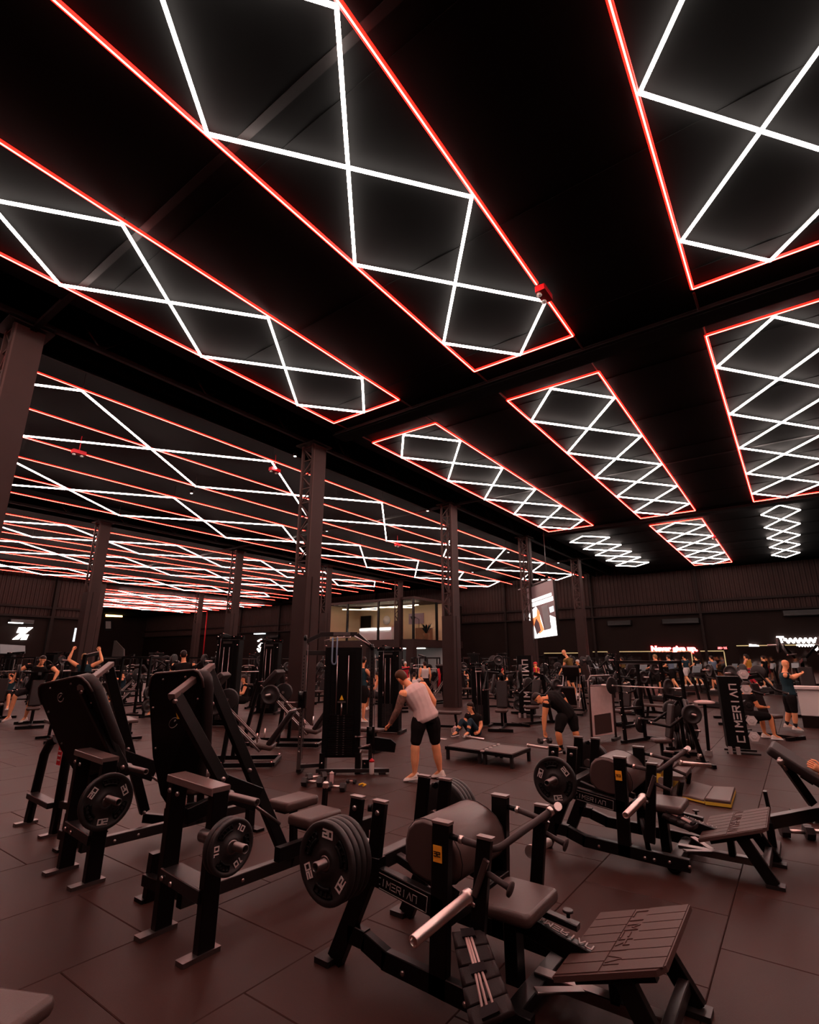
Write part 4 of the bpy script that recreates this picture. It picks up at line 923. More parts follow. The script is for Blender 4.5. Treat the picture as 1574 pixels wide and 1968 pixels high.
WHERE = [(0, 60, 'behind the man in black at far left'), (60, 160, 'under the glowing wall emblem'), (160, 260, 'behind the woman doing pulldowns'), (260, 345, 'left of the broad seated man'), (345, 420, 'right of the broad seated man'), (420, 525, 'around the two tall cable towers'), (525, 625, 'behind the thick boxed column'),
         (625, 720, 'behind the central weight stack'), (720, 850, 'below the upstairs office'), (850, 960, 'in the dark beyond the seated woman'), (960, 1050, 'near the column with the hanging screen'), (1050, 1120, 'behind the man in olive'), (1120, 1215, 'left of the treadmill row'), (1215, 1340, 'in front of the treadmill row'), (1340, 1480, 'around the lettered storage tower'), (1480, 1600, 'behind the bald man in teal')]
SEEN = {}
ORD = ['', 'second ', 'third ', 'fourth ', 'fifth ', 'sixth ', 'seventh ']
RAD = dict(dumbbells=1.2, legpress=1.0, rack=.95, tower=.55, tree=.45, bench=.6, elliptical=.65, press=.7, row=.7, shoulder=.75, pulldown=.75)
OBST = [(x, y, .35) for x, y, z, l in cols] + [(-23.4, 9.6, .35), (-24, 16.9, .35), (-23.3, 23.1, .35), (-23.6, 31, .35), (-26.9, 31, .4), (-22.5, 31, .4), (-30.8, 31, .4)] + PLACED
for px, q, kind, ang in sorted([(px, q, kind, (i*53) % 360) for i, (kind, px, q) in enumerate(seq)], key=lambda t: math.hypot(*t[1])):
    x, y = q; d = V((x, y, 0)).normalized(); sd = V((-d.y, d.x, 0)); ok = False
    for t in range(24):
        a = t*2.4; rr = .28*math.sqrt(t); X = x+d.x*rr*abs(math.cos(a))*2+sd.x*rr*math.sin(a); Y = y+d.y*rr*abs(math.cos(a))*2+sd.y*rr*math.sin(a)
        if Y > 36.6 or (X < -41.9 and Y < 18.5): continue
        if all(math.hypot(X-ox, Y-oy) > RAD[kind]+orr for ox, oy, orr in OBST): ok = True; break
    if not ok: continue
    OBST.append((X, Y, RAD[kind]))
    w_ = [t for a, c, t in WHERE if a <= px < c][0]; l = '%s %s' % (DESC[kind], w_)
    n = SEEN[l] = SEEN.get(l, 0)+1
    if n > 1: l = '%s%s, counted from the front' % (ORD[min(n-1, 6)], l)
    place(kind, (X, Y), ang if kind != 'dumbbells' else (36 if px < 700 else 0), l, .9)
# ================================================================ FIXTURES, SIGNS AND SMALL THINGS
def single(b, name, m, label, cat, group=None):
    o = b.build(name, m); return tag(o, label, cat, group)
# ---- upstairs office: glazed room on a slab
OY, OX0, OX1 = 31.0, -31.2, -22.25
r = thing('upstairs_office', 'glazed upstairs office glowing cream above the gym floor', 'room', ((OX0+OX1)/2, 34, 2.4)); r['kind'] = 'thing'
b = B(); b.box(((OX0+OX1)/2, 34.5, 2.68), (OX1-OX0, 7, .56)); part(b, 'floor_slab', 'column_paint', r) if False else b.build('floor_slab', 'column_paint', r)
b = B(); b.box(((OX0+OX1)/2, 34.5, 5.92), (OX1-OX0+.1, 7, .20)); b.build('roof_slab', 'column_paint', r)
b = B(); b.box(((OX0+OX1)/2, 35.2, 4.4), (OX1-OX0, .1, 2.9)); b.build('back_wall', 'cream', r)
b = B(); b.box((OX0+.05, 33.0, 4.4), (.1, 4.2, 2.9)); b.build('side_wall', 'cream', r)
b = B(); b.box((OX1-.05, 36.6, 4.4), (.1, 2.8, 2.9)); b.build('side_wall', 'wall_dark', r)
for x in (OX0, -28.75, -25.55, OX1):
    b = B(); b.box((x, OY, 4.4), (.14, .14, 2.9)); b.build('mullion', 'steel_black', r)
b = B(); b.box((OX1, 34.1, 4.4), (.14, .18, 2.9)); b.build('mullion', 'steel_black', r)
for x0, x1 in ((OX0, -28.75), (-28.75, -25.55), (-25.55, OX1)):
    b = B(); b.box(((x0+x1)/2, OY, 4.4), (x1-x0-.14, .02, 2.9)); b.build('glass_pane', 'glass', r)
b = B(); b.box((OX1, 32.6, 4.4), (.02, 2.9, 2.9)); b.build('glass_pane', 'glass', r)
for a, c in (((-30.3, 32, 5.55), (-28.2, 34, 5.55)), ((-28.2, 34, 5.55), (-26.5, 32.2, 5.55)), ((-26.5, 32.2, 5.55), (-24.6, 34, 5.55)), ((-24.6, 34, 5.55), (-23, 32.4, 5.55)), ((-29, 33, 5.6), (-23.2, 33, 5.6))):
    b = B(); b.tube([a, c], .04, 6); b.build('ceiling_tube', 'lamp_office', r)
b = B(); b.box((-27.2, 33, 3.5), (3.4, .8, 1.0), ch=.05); single(b, 'reception_desk', 'white_paint', 'white counter behind the office glass', 'counter')
b = B(); b.box((-27.2, 32.56, 3.86), (3.2, .03, .08)); k = single(b, 'desk_light', 'neon_white', 'glowing strip along the office counter', 'lamp')
b = B(); b.box((-24.9, 35.1, 4.75), (1.5, .08, .85), ch=.02); single(b, 'wall_screen', 'screen_dark', 'dark wall screen on the cream office wall', 'television')
b = B(); b.lathe((-28.0, 35.12, 4.75), (0, -1, 0), [(0, .0), (0, .38), (.05, .38), (.05, 0)], 24); single(b, 'wall_clock', 'white_paint', 'round pale disc on the cream office wall', 'clock')
b = B(); b.box((-23.6, 34.3, 3.45), (1.3, .6, .9), ch=.02); o = single(b, 'drawer_chest', 'wood', 'reddish brown chest in the office corner', 'chest')
for z in (3.2, 3.5, 3.8):
    b = B(); b.box((-23.6, 33.99, z), (1.2, .02, .26)); b.build('drawer', 'wood', o)
b = B(); b.box((-30.2, 34.9, 4.1), (1.1, .1, 2.2)); single(b, 'office_doorway', 'steel_black', 'dark doorway at the left of the office', 'door')
r = thing('potted_plant', 'leafy plant with blue green leaves behind the office side glass', 'plant', (-22.9, 33.6, 2.96))
b = B(); b.lathe((-22.9, 33.6, 2.96), (0, 0, 1), [(0, .18), (.5, .24), (.5, .2)], 14); b.build('pot', 'wood', r)
for k in range(14):
    a = k*2.4; b = B(); l = .5+.25*(k % 3); t = V((-22.9, 33.6, 3.4)); e = t+V((math.cos(a)*l*.7, math.sin(a)*l*.5, .5+.12*(k % 4)))
    m_ = t.lerp(e, .6)+V((0, 0, .12)); s_ = V((-math.sin(a), math.cos(a), 0))*.07; b.prism([t, m_-s_, e, m_+s_], (0, 0, .012)); b.build('leaf', 'cloth_teal', r)
b = B(); b.tube([(-24.0, 34.2, 3.9), (-24.0, 34.2, 4.6), (-24.3, 34.1, 4.8)], .02, 6); b.lathe((-24.3, 34.1, 4.8), (-.6, -.3, -.4), [(0, .05), (.3, .25), (.3, .2)], 14); single(b, 'studio_lamp', 'steel_black', 'black studio lamp standing on the chest', 'lamp')
# ground floor under the office: pale lit room behind piers
for i, x in enumerate((-30.8, -26.9, -22.5)):
    b = B(); b.box((x, OY+.1, 1.2), (.6, .5, 2.4)); o = single(b, 'office_pier', 'column_paint', ['left', 'middle', 'right'][i]+' dark pier under the upstairs office', 'pier', 'piers under the office'); 
b = B(); b.box((-26.7, 35.4, 1.2), (8.6, .1, 2.4)); struct(b.build('wall_under_office', 'grey_paint'))
for x in (-29, -25, -23.4):
    b = B(); b.box((x, 33, 2.34), (1.6, .12, .05)); single(b, 'batten_lamp', 'neon_white', 'white batten lamp under the office floor at '+{-29: 'the left', -25: 'the middle', -23.4: 'the right'}[x], 'lamp', 'batten lamps under the office')
# ---- hanging screen on the fourth column
A, Bq, Cq, Dq = (-10.045,23.350,4.848), (-8.068,21.600,4.917), (-8.031,21.600,2.524), (-9.840,23.350,2.484)
A, Bq, Cq, Dq = V(A), V(Bq), V(Cq), V(A)+V(Cq)-V(Bq); n_ = (Bq-A).cross(Dq-A).normalized(); n_ = n_ if n_.y < 0 else -n_
r = thing('hanging_screen', 'tall bright advertising screen hanging beside the fourth column', 'screen', (A+Cq)/2)
def SP(u, v, h=0): return A*(1-u)*(1-v)+Bq*u*(1-v)+Cq*u*v+Dq*(1-u)*v + n_*h
b = B(); b.prism([SP(0, 0), SP(1, 0), SP(1, 1), SP(0, 1)], -n_*.12); b.build('housing', 'steel_black', r)
def patch(name, m, uv, h): 
    b = B(); b.prism([SP(u, v, h) for u, v in uv], n_*.002); b.build(name, m, r)
patch('picture_upper', 'screen_dark', [(0.01, .01), (.99, .01), (.99, .95), (.01, .95)], .002)
patch('picture_white', 'screen_white', [(.02, .52), (.18, .44), (.32, .40), (.42, .50), (.50, .70), (.56, .87), (.80, .86), (.80, .62), (.98, .68), (.99, .99), (.01, .99)], .005)
patch('headline', 'screen_white', [(.14, .25), (.92, .23), (.92, .285), (.14, .305)], .005)
patch('headline', 'screen_white', [(.14, .32), (.96, .30), (.96, .375), (.14, .395)], .005)
patch('figure_glow', 'screen_orange', [(.12, .62), (.32, .58), (.36, .44), (.44, .52), (.46, .68), (.56, .86), (.38, .92), (.22, .80)], .008)
patch('figure_shade', 'screen_dark', [(.20, .74), (.30, .62), (.40, .72), (.44, .86), (.28, .93)], .011)
patch('dark_column', 'screen_grey', [(.52, .42), (.74, .42), (.82, .84), (.60, .87)], .008)
patch('pale_patch', 'screen_cool', [(.80, .48), (.95, .47), (.96, .57), (.82, .58)], .008)
b = B()
for u in (.2, .8): b.tube([SP(u, 0), SP(u, 0)+V((0, 0, 7.28-SP(u, 0).z))], .015, 6)
b.beam(SP(-.35, -.03), SP(1, -.03), .06, .06); b.build('hanger', 'steel_dark', r)
for k in range(3):
    b = B(); p = SP(.3+.25*k, -.10); b.lathe(p, (.3, -.8, -.4), [(0, .04), (.18, .07), (.18, .06)], 10); single(b, 'stage_spot', 'steel_black', ['left', 'middle', 'right'][k]+' black stage spot over the hanging screen', 'spotlight', 'stage spots over the screen')
b = B(); b.box((-10.0, 22.95, 3.45), (.14, .10, .14)); 
for i, q in enumerate(((-11.837,22.695,3.485), (-10.207,23.883,3.510))):
    pass
# ---- wall emblem, posters and lamps
def wall_quad(name, m, pts, ext, label, cat): b = B(); b.prism(pts, ext); return single(b, name, m, label, cat)
r = thing('wall_emblem', 'glowing white slashed emblem on the far left wall', 'sign', (-42.970,13.713,3.243))
def E_(px, py):
    p0 = V((-42.970,13.129,3.638)); p1 = V((-42.970,14.194,3.686)); p2 = V((-42.970,13.275,2.813))
    return p0+(p1-p0)*px+V((0, 0, -1))*(p0.z-p2.z)*py
for poly in ([(.22, 0), (.60, 0), (.36, .42), (.16, .42)], [(.70, .0), (1, .0), (.32, .96), (0, .96)], [(.62, .58), (.84, .58), (.76, 1), (.44, 1)]):
    b = B(); b.prism([E_(*p) for p in poly], (.06, 0, 0)); b.build('stroke', 'neon_white', r)
wall_quad('lit_poster', 'screen_cool', [(-42.990,16.881,3.771), (-42.990,17.711,3.732), (-42.990,17.748,2.820), (-42.990,16.865,2.798)], (.05, 0, 0), 'bright pale poster on the left wall beside a column', 'poster')
wall_quad('wall_mirror', 'screen_grey', [(-42.800,12.457,2.519), (-42.800,13.889,2.445), (-42.800,13.980,1.929), (-42.800,12.565,1.919)], (.05, 0, 0), 'pale mirror strip on the left wall under the emblem', 'mirror')
b = B(); b.box((-42.75, 13.4, 4.05), (.35, 1.4, .25), ch=.03); single(b, 'wall_fixture', 'steel_dark', 'slim wall unit over the glowing emblem', 'air conditioner')
b = B(); b.box((-42.5, 13.0, 3.92), (.2, .8, .05)); single(b, 'wall_downlight', 'neon_white', 'white light under the slim unit above the emblem', 'lamp')
wall_quad('warm_lamp', 'lamp_warm', [(-73.750,32.385,7.226), (-73.750,34.544,7.296), (-73.750,34.585,7.019), (-73.750,32.427,6.956)], (.06, 0, 0), 'warm yellow bar lamp on the annex wall', 'lamp')
o = wall_quad('notice_frame', 'steel_black', [(-73.750,32.294,6.540), (-73.750,33.349,6.600), (-73.750,33.567,5.175), (-73.750,32.512,5.132)], (.06, 0, 0), 'framed notice under the warm lamp', 'picture')
b = B(); b.prism([(-73.650,32.477,6.343), (-73.650,33.135,6.379), (-73.650,33.280,5.432), (-73.650,32.622,5.403)], (.02, 0, 0)); b.build('notice_sheet', 'grey_paint', o)
wall_quad('partition_board', 'grey_paint', [(-77.123,34.000,3.964), (-73.396,34.000,3.894), (-70.779,34.000,2.727), (-70.497,34.000,1.814), (-76.831,34.000,1.825)], (0, .12, 0), 'pale slanted partition board at the end of the left wall', 'board')
b = B(); b.tube([(-57.479,36.900,7.563), (-57.373,36.900,1.799)], .07, 8); single(b, 'red_pipe', 'red', 'red vertical pipe before the far wall', 'pipe')
b = B(); b.tube([(-48.628,37.920,3.470), (-48.105,37.920,3.629), (-47.966,37.920,3.233), (-48.466,37.920,2.904), (-47.981,37.920,2.619), (-48.305,37.920,2.343), (-48.612,37.920,2.625)], .09, 8); single(b, 'neon_squiggle', 'neon_white', 'small white neon squiggle on the far wall between the cable towers', 'sign')
b = B(); b.box((-48.275,37.780,4.250), (1.6, .4, .12)); single(b, 'wall_sconce', 'screen_cool', 'pale lit wall unit above the neon squiggle', 'lamp')
for (x, z, wd, l) in ((-5.8, 3.93, 2.2, 'black wall air conditioner above the red neon writing'), (.6, 4.15, 1.9, 'black wall air conditioner at the right end of the far wall'), (-9.6, 3.95, 1.6, 'black wall air conditioner right of the hanging screen'), (-55, 4.0, 2.6, 'wall air conditioner at far left of the far wall'), (-46, 3.9, 2.0, 'wall air conditioner above the row of racks')):
    b = B(); b.box((x, 37.79, z), (wd, .40, .30), ch=.05); o = single(b, 'air_conditioner', 'steel_black', l, 'air conditioner', 'wall air conditioners')
    b = B(); b.box((x, 37.57, z-.08), (wd*.9, .05, .04)); b.build('louvre', 'steel_dark', o)
# mirrors with warm back light
mat('mirror_glow', (.5, .42, .2), .5, emit=(.55, .42, .20), es=.5)
for (x0, x1, zt, l) in ((-15.2, -12.1, 1.93, 'wall mirror left of the olive shirted man'), (-11.6, -10.7, 2.0, 'narrow wall mirror with a bright right edge'), (-9.8, -5.5, 2.0, 'long wall mirror under the red neon writing'), (-4.9, -3.7, 2.0, 'short wall mirror under the red clock'), (-2.9, 3.0, 2.3, 'long wall mirror at the right under the white neon')):
    b = B(); b.box(((x0+x1)/2, 37.9, (zt+.25)/2), (x1-x0, .05, zt-.25)); o = single(b, 'wall_mirror', 'mirror', l, 'mirror', 'wall mirrors on the far wall')
    b = B(); b.box(((x0+x1)/2, 37.93, zt+.05), (x1-x0+.1, .06, .05)); b.box((x1+.04, 37.93, (zt+.3)/2), (.05, .06, zt-.3)); b.build('back_light', 'mirror_glow', o)
def neon_text(s, loc, size, m, name, label, dx=None, off=.0, ext=.02, parent=None):
    c = bpy.data.curves.new(name, 'FONT'); c.body = s; c.size = size; c.extrude = ext; c.offset = off; c.bevel_depth = .004; c.resolution_u = 3
    t = bpy.data.objects.new(name, c); C.objects.link(t); dg = bpy.context.evaluated_depsgraph_get()
    me = bpy.data.meshes.new_from_object(t.evaluated_get(dg)); bpy.data.objects.remove(t); me.materials.clear(); me.materials.append(M[m])
    o = bpy.data.objects.new(name, me); C.objects.link(o); o.rotation_euler = (PI/2, 0, 0); o.location = loc
    if dx: o.scale = (dx/max(.01, max(v.co.x for v in me.vertices)-min(v.co.x for v in me.vertices)), 1, 1)
    if parent is not None: o.parent = parent; o.matrix_parent_inverse = parent.matrix_basis.inverted() if False else Matrix.Identity(4)
    elif label: tag(o, label, 'sign')
    return o
mat('neon_red_core', (.9, .3, .3), .5, emit=(1, .30, .28), es=6)
r = thing('neon_sign', 'red neon writing Never give up. on the far wall', 'sign', (-6.2, 37.8, 2.2)); r.location = (0, 0, 0); WM[r.name] = Matrix.Identity(4)
neon_text('Never give up.', (-7.82, 37.95, 2.06), .46, 'neon_red', 'glow_letters', None, 2.74, off=.035, parent=r)
neon_text('Never give up.', (-7.79, 37.90, 2.08), .44, 'neon_red_core', 'letters', None, 2.68, off=.004, parent=r)
r = thing('red_clock', 'small red digital display on the far wall', 'clock', (-3.72, 37.8, 2.24))
b = B(); b.box((-3.72, 37.95, 2.24), (.56, .06, .24), ch=.01); b.build('housing', 'steel_black', r)
b = B(); text(b, '20:10', (-3.94, 37.91, 2.18), (1, 0, 0), (0, 0, 1), .075, th=.3, dep=.01, gap=.25); b.build('digits', 'neon_red', r)
r = thing('white_neon_sign', 'overexposed white neon lettering at the right end of the far wall', 'sign', (.3, 37.8, 2.6))
b = B(); x = -.75
b.tube([(x-.12, 37.93, 2.80), (x+.24, 37.93, 2.80)], .06, 8); b.tube([(x+.06, 37.93, 2.80), (x+.10, 37.93, 2.48)], .06, 8)
pts = []
for k in range(60):
    t = k/59; pts.append((x+.24+1.5*t, 37.93, 2.60+.12*math.sin(t*40)))
b.tube(pts, .055, 6)
b.tube([(1.1, 37.93, 2.48), (1.25, 37.93, 2.82), (1.4, 37.93, 2.48)], .06, 8); b.tube([(1.6, 37.93, 2.8), (1.9, 37.93, 2.55), (2.3, 37.93, 2.7), (2.8, 37.93, 2.6)], .06, 8); b.build('letters', 'neon_white', r)
r = thing('white_neon_sign', 'second smaller glowing white lettering under the white neon', 'sign', (.4, 37.8, 2.2))
pts = [(.05+.8*k/39, 37.93, 2.30+.06*math.sin(k)) for k in range(40)]
b = B(); b.tube(pts, .06, 6); b.tube([(.9, 37.93, 2.36), (1.02, 37.93, 2.2), (.85, 37.93, 2.05)], .08, 8); b.build('letters', 'neon_white', r)
b = B(); b.box((-2.05, 37.94, 2.3), (.5, .1, .22), R=rot('Y', 8), ch=.05); single(b, 'neon_pill', 'neon_white', 'small bright white lamp left of the white neon', 'lamp')
# ---- pale panel with a rounded tube frame
r = thing('display_panel', 'pale pinkish panel in a rounded tube frame right of the stooping man', 'panel', (-3.482,11.485,0.000))
q = [(-3.591,11.282,1.049), (-3.299,11.743,1.060), (-3.319,11.728,0.124), (-3.615,11.265,0.092)]
q = [V(p) for p in q]; n_ = (q[1]-q[0]).cross(q[3]-q[0]).normalized(); n_ = n_ if n_.y < 0 else -n_
b = B(); b.prism(q, -n_*.03); b.build('board', 'cloth_pale', r)
mid = lambda u, v: q[0]*(1-u)*(1-v)+q[1]*u*(1-v)+q[2]*u*v+q[3]*(1-u)*v
b = B(); b.prism([mid(.10, .58)+n_*.004, mid(.88, .56)+n_*.004, mid(.9, .96)+n_*.004, mid(.10, .97)+n_*.004], n_*.004); b.build('mat_patch', 'cloth_pink' if False else 'upholstery', r)
b = B(); b.tube([mid(-.06, 1.08), mid(-.06, -.14), mid(.05, -.22), mid(.95, -.22), mid(1.06, -.14), mid(1.06, 1.08)], .022, 10); b.tube([mid(-.06, -.02), mid(1.06, -.02)], .014, 8); b.build('tube_frame', 'steel_worn', r)
b = B(); 
for u in (-.06, 1.06): p = mid(u, 1.06); b.beam((p.x, p.y-.25, .03), (p.x, p.y+.25, .03), .06, .05); b.beam(p, (p.x, p.y, .03), .05, .05)
b.build('foot', 'steel_dark', r)['kind'] = 'stuff'
# ---- lettered storage tower with hexagonal ends
def lettered(base, ang, h, wd, dp, label, s_, hexes=True, word='CIMERIAN'):
    r = thing('storage_tower', label, 'storage tower', base, group='black storage towers with upright lettering'); base = V(base)
    R = rot('Z', ang); ex = R @ V((1, 0, 0)); ey = R @ V((0, 1, 0))
    b = B(); b.box(base+V((0, 0, h/2+.08)), (wd, dp, h), R, ch=.01); b.build('cabinet', 'shroud', r)
    b = B(); text(b, word, base-ey*(dp/2+.003)+ex*(.10)+V((0, 0, .2)), V((0, 0, 1)), -ex, s_, th=.24, dep=.002, gap=.42); b.build('lettering', 'print_white', r)
    if hexes:
        for k in range(5):
            b = B(); c = base+ex*(wd/2-.02)-ey*(dp/2)+V((0, 0, .30+k*.26)); b.lathe(c+ex*.10, -ey, [(0, .0), (0, .085), (.03, .09), (.03, .05), (.04, .04), (.04, 0)], 6, True); b.build('hex_end', 'print_white' if k != 2 else 'steel_dark', r)
            b = B(); b.lathe(c+ex*.10, ey, [(0, .06), (dp, .06)], 10); b.build('stored_roller', 'plate_rubber', r)
    b = B(); b.beam(base-ex*wd*.6-ey*.2, base+ex*wd*.9-ey*.2, .05, .06); b.beam(base-ex*wd*.6+ey*.2, base+ex*wd*.9+ey*.2, .05, .06); b.build('base_rail', 'steel_dark', r)
    for sx in (-.45, -.1):
        b = B(); b.box(base+ex*wd*sx-ey*.26+V((0, 0, .06)), (.06, .06, .12), R); b.build('pale_foot', 'print_grey', r)
    return r
lettered((-1.136,11.560,0.000), 12, 1.22, .34, .34, 'black tower lettered upright with pale hexagonal ends, in front of the treadmills', .088)
lettered((-6.535,14.736,0.000), 14, 1.62, .42, .3, 'black lettered cabinet at the foot of the column with the hanging screen', .125, False)
# stool like stand left of the tower
r = thing('chalk_stand', 'slim black stand with a pale round top left of the lettered tower', 'stand', (-1.524,10.899,0.000)); p = V((-1.524,10.899,0.000)); t = V((-1.482,10.929,0.847))
b = B(); b.beam(p, t, .05, .05); b.build('leg', 'steel_black', r)
b = B(); b.lathe(t, (0, 0, 1), [(0, .16), (.03, .17), (.05, .1)], 16); b.build('top', 'cloth_pale', r)
b = B(); b.box(p+V((0, 0, .03)), (.10, .10, .10)); b.build('pale_foot', 'print_grey', r)
# ---- low double platform
r = thing('low_platform', 'low black double deck platform on short legs', 'platform', (-4.2, 7.9, 0))
for u in (0, 1):
    q = [[(-5.039,7.922,0.200), (-5.072,8.899,0.200), (-4.410,8.649,0.200), (-4.340,7.870,0.200)], [(-4.314,7.889,0.200), (-4.357,8.619,0.200), (-3.811,8.623,0.200), (-3.773,7.831,0.200)]][u]
    b = B(); b.prism(q, (0, 0, -.05)); b.build('deck_frame', 'steel_black', r)
    c = sum((V(p) for p in q), V((0, 0, 0)))/4; b = B(); b.prism([c+(V(p)-c)*.93+V((0, 0, .006)) for p in q], (0, 0, -.02)); b.build('deck_mat', 'upholstery', r)
    for p in q: 
        b = B(); p2 = c+(V(p)-c)*.9; b.beam((p2.x, p2.y, .0), (p2.x, p2.y, .16), .05, .05); b.build('leg', 'steel_dark', r)
for k in range(5):
    p = V((-4.283,7.834,0.210)).lerp(V((-4.354,8.538,0.210)), k/4); b = B(); b.box(p, (.05, .05, .02)); b.build('chain_link', 'print_white', r)
# ---- step platforms with yellow rims
def step(q, z0, z1, label):
    q = [V(p) for p in q]; c = sum(q, V((0, 0, 0)))/4; r = thing('step_platform', label, 'step', (c.x, c.y, z0), group='yellow rimmed step platforms')
    b = B(); b.loft([[V((p.x, p.y, z)) + (V((c.x, c.y, z))-V((p.x, p.y, z)))*k for p in q] for z, k in ((z0, .06), (z0+.01, 0), (z0+(z1-z0)*.55, .0))], smooth=False); b.build('rim', 'step_yellow', r)
    b = B(); b.loft([[V((p.x, p.y, z)) + (V((c.x, c.y, z))-V((p.x, p.y, z)))*k for p in q] for z, k in ((z0+(z1-z0)*.55, .02), (z1-.01, .02), (z1, .05))], smooth=False); b.build('top_mat', 'upholstery', r)
step([(-1.128,8.043,0.070), (-0.901,8.142,0.070), (-0.878,7.321,0.070), (-1.133,7.300,0.070)], 0, .075, 'yellow rimmed step platform on the floor, rightmost')
step([(-1.414,8.344,0.050), (-1.143,8.147,0.050), (-1.146,7.339,0.050), (-1.391,7.451,0.050)], 0, .05, 'lower yellow rimmed step left of the rightmost one')
step([(-1.726,8.386,0.220), (-1.609,8.751,0.220), (-1.602,8.709,0.220), (-1.581,7.668,0.220)], 0, .22, 'narrow yellow edged step block behind the low bench')
step([(-2.309,8.518,0.300), (-2.154,8.854,0.300), (-2.023,7.838,0.300), (-2.186,7.719,0.300)], 0, .3, 'yellow edged step behind the second barrel pad')
step([(-2.047,8.993,0.220), (-1.801,8.909,0.220), (-1.752,8.146,0.220), (-1.944,8.182,0.220)], 0, .22, 'dark step between the two handles of the second machine')
r = thing('low_bench', 'low bench with worn brown pad beside the yellow steps', 'bench', (-1.567,8.089,0.000))
b = B(); b.prism([(-1.566,7.443,0.240), (-1.537,8.169,0.240), (-1.380,8.199,0.240), (-1.366,7.483,0.240)], (0, 0, -.05)); b.build('pad', 'upholstery', r)
b = B(); b.beam((-1.380,7.472,0.200), (-1.462,7.638,0.000), .05, .05); b.beam((-1.393,8.125,0.200), (-1.480,8.405,0.000), .05, .05); b.build('leg', 'steel_black', r)['kind'] = 'stuff'
for i, (p, e, l) in enumerate((((-1.511,8.200,0.282), (-1.179,8.442,0.244), 'bright chrome bar sticking out to the right over the steps'), ((-1.469,9.449,0.201), (-1.430,9.477,0.201), 'short chrome horn end behind the steps'), ((-5.909,10.066,0.050), (-5.371,9.927,0.050), 'chrome barbell sleeve on the floor before the seated woman'), ((-4.184,9.339,0.120), (-3.756,9.239,0.120), 'chrome bar beside the low platform'))):
    b = B(); b.tube([p, e], .022, 10); b.tube([V(p), V(p).lerp(V(e), .06)], .03, 10); single(b, 'chrome_bar', 'chrome', l, 'bar', 'loose chrome bars')
# ---- incline bench at the right edge
r = thing('incline_bench', 'adjustable incline bench cut by the right frame edge', 'bench', (.25, 6.9, 0))
p0, p1 = V((-0.357,6.200,0.829)), V((0.058,6.193,0.540)); ax = (p1-p0).normalized(); sd = V((.25, .95, 0)).normalized()
b = B(); Rm = basis(ax, sd); b.slab((p0+p1)/2, ((p1-p0).length, .28, .08), Rm, .02); b.build('back_pad', 'upholstery_dark', r)
b = B(); b.beam((p0+p1)/2-V((0, 0, .07)), (p0+p1)/2-V((0, 0, .07))+ax*.1, .05, .05); b.beam((-0.273,6.137,0.722), (-0.108,6.258,0.370), .045, .07); b.build('support_strut', 'steel_black', r)
b = B(); b.beam((-0.446,6.012,0.225), (0.103,6.412,0.336), .07, .10); b.build('base_beam', 'steel_black', r)
b = B(); b.beam((-0.438,6.018,0.474), (-0.431,6.023,0.324), .03, .06); b.build('end_post', 'steel_black', r)
b = B(); b.tube([(-0.289,6.064,0.761), (-0.249,6.093,0.654)], .012, 8); b.ball((-0.281,6.008,0.731), .03, 8); b.build('pop_pin', 'steel_bright', r)
p = V((-0.446,6.012,0.225)); b = B(); b.beam(p, (p.x, p.y, .02), .06, .06); b.box((p.x, p.y, .02), (.1, .4, .04)); b.build('rear_foot', 'steel_black', r)
# ---- dumbbells
def dumbbell(p, deg, s_, label, grp='loose dumbbells on the floor'):
    r = thing('dumbbell', label, 'dumbbell', p, math.radians(deg), grp, local=True)
    for q in (-1, 1):
        b = B(); b.lathe((.055*q*s_, 0, .05*s_), (q, 0, 0), [(0, .03*s_), (.004, .05*s_), (.06*s_, .05*s_), (.065*s_, .04*s_)], 6, True); o = b.build('head', 'plate_rubber'); put(o, r)
    b = B(); b.tube([(-.06*s_, 0, .05*s_), (0, 0, .05*s_), (.06*s_, 0, .05*s_)], 0, 8, [.014*s_, .017*s_, .014*s_]); o = b.build('handle', 'chrome'); put(o, r)
    return r
dumbbell((-0.276,6.534,0.000), 20, 1.15, 'dumbbell nearest the right edge on the floor')
dumbbell((-0.198,7.217,0.000), 15, 1.15, 'dumbbell under the incline bench')
dumbbell((-0.087,7.255,0.000), 15, 1.15, 'dumbbell cut by the right frame edge, upper')
dumbbell((-0.095,6.666,0.000), 15, 1.15, 'dumbbell cut by the right frame edge, lower')
dumbbell((-5.004,5.279,0.000), 25, 1.1, 'black dumbbell on the floor before the weight stack')
dumbbell((-5.601,5.513,0.000), 70, 1.2, 'black dumbbell beside the left foot of the weight stack')
dumbbell((-5.424,5.277,0.000), 30, 1.2, 'black dumbbell lying just left of the weight stack')
o = dumbbell((0, 0, 0), 60, 1.1, 'dumbbell in the hand of the stooping man in black'); p = V((-3.873,9.384,0.210)); o.location = (p.x, p.y, p.z-.05)
dumbbell((-5.129,5.708,0.000), 10, .6, 'small dark clip on the floor by the yellow band')
# floor post with shiny collar
r = thing('floor_post', 'short black post with shiny collars before the weight stack', 'post', (-4.627,4.703,0.000)); p = V((-4.627,4.703,0.000)); t = V((-4.621,4.708,0.208))
b = B(); b.beam(p, t, .05, .05); b.build('shaft', 'steel_black', r)
b = B(); b.lathe(t, (0, 0, 1), [(-.02, .03), (.0, .038), (.02, .03), (.03, .038), (.05, .02)], 12); b.build('collar', 'chrome', r)
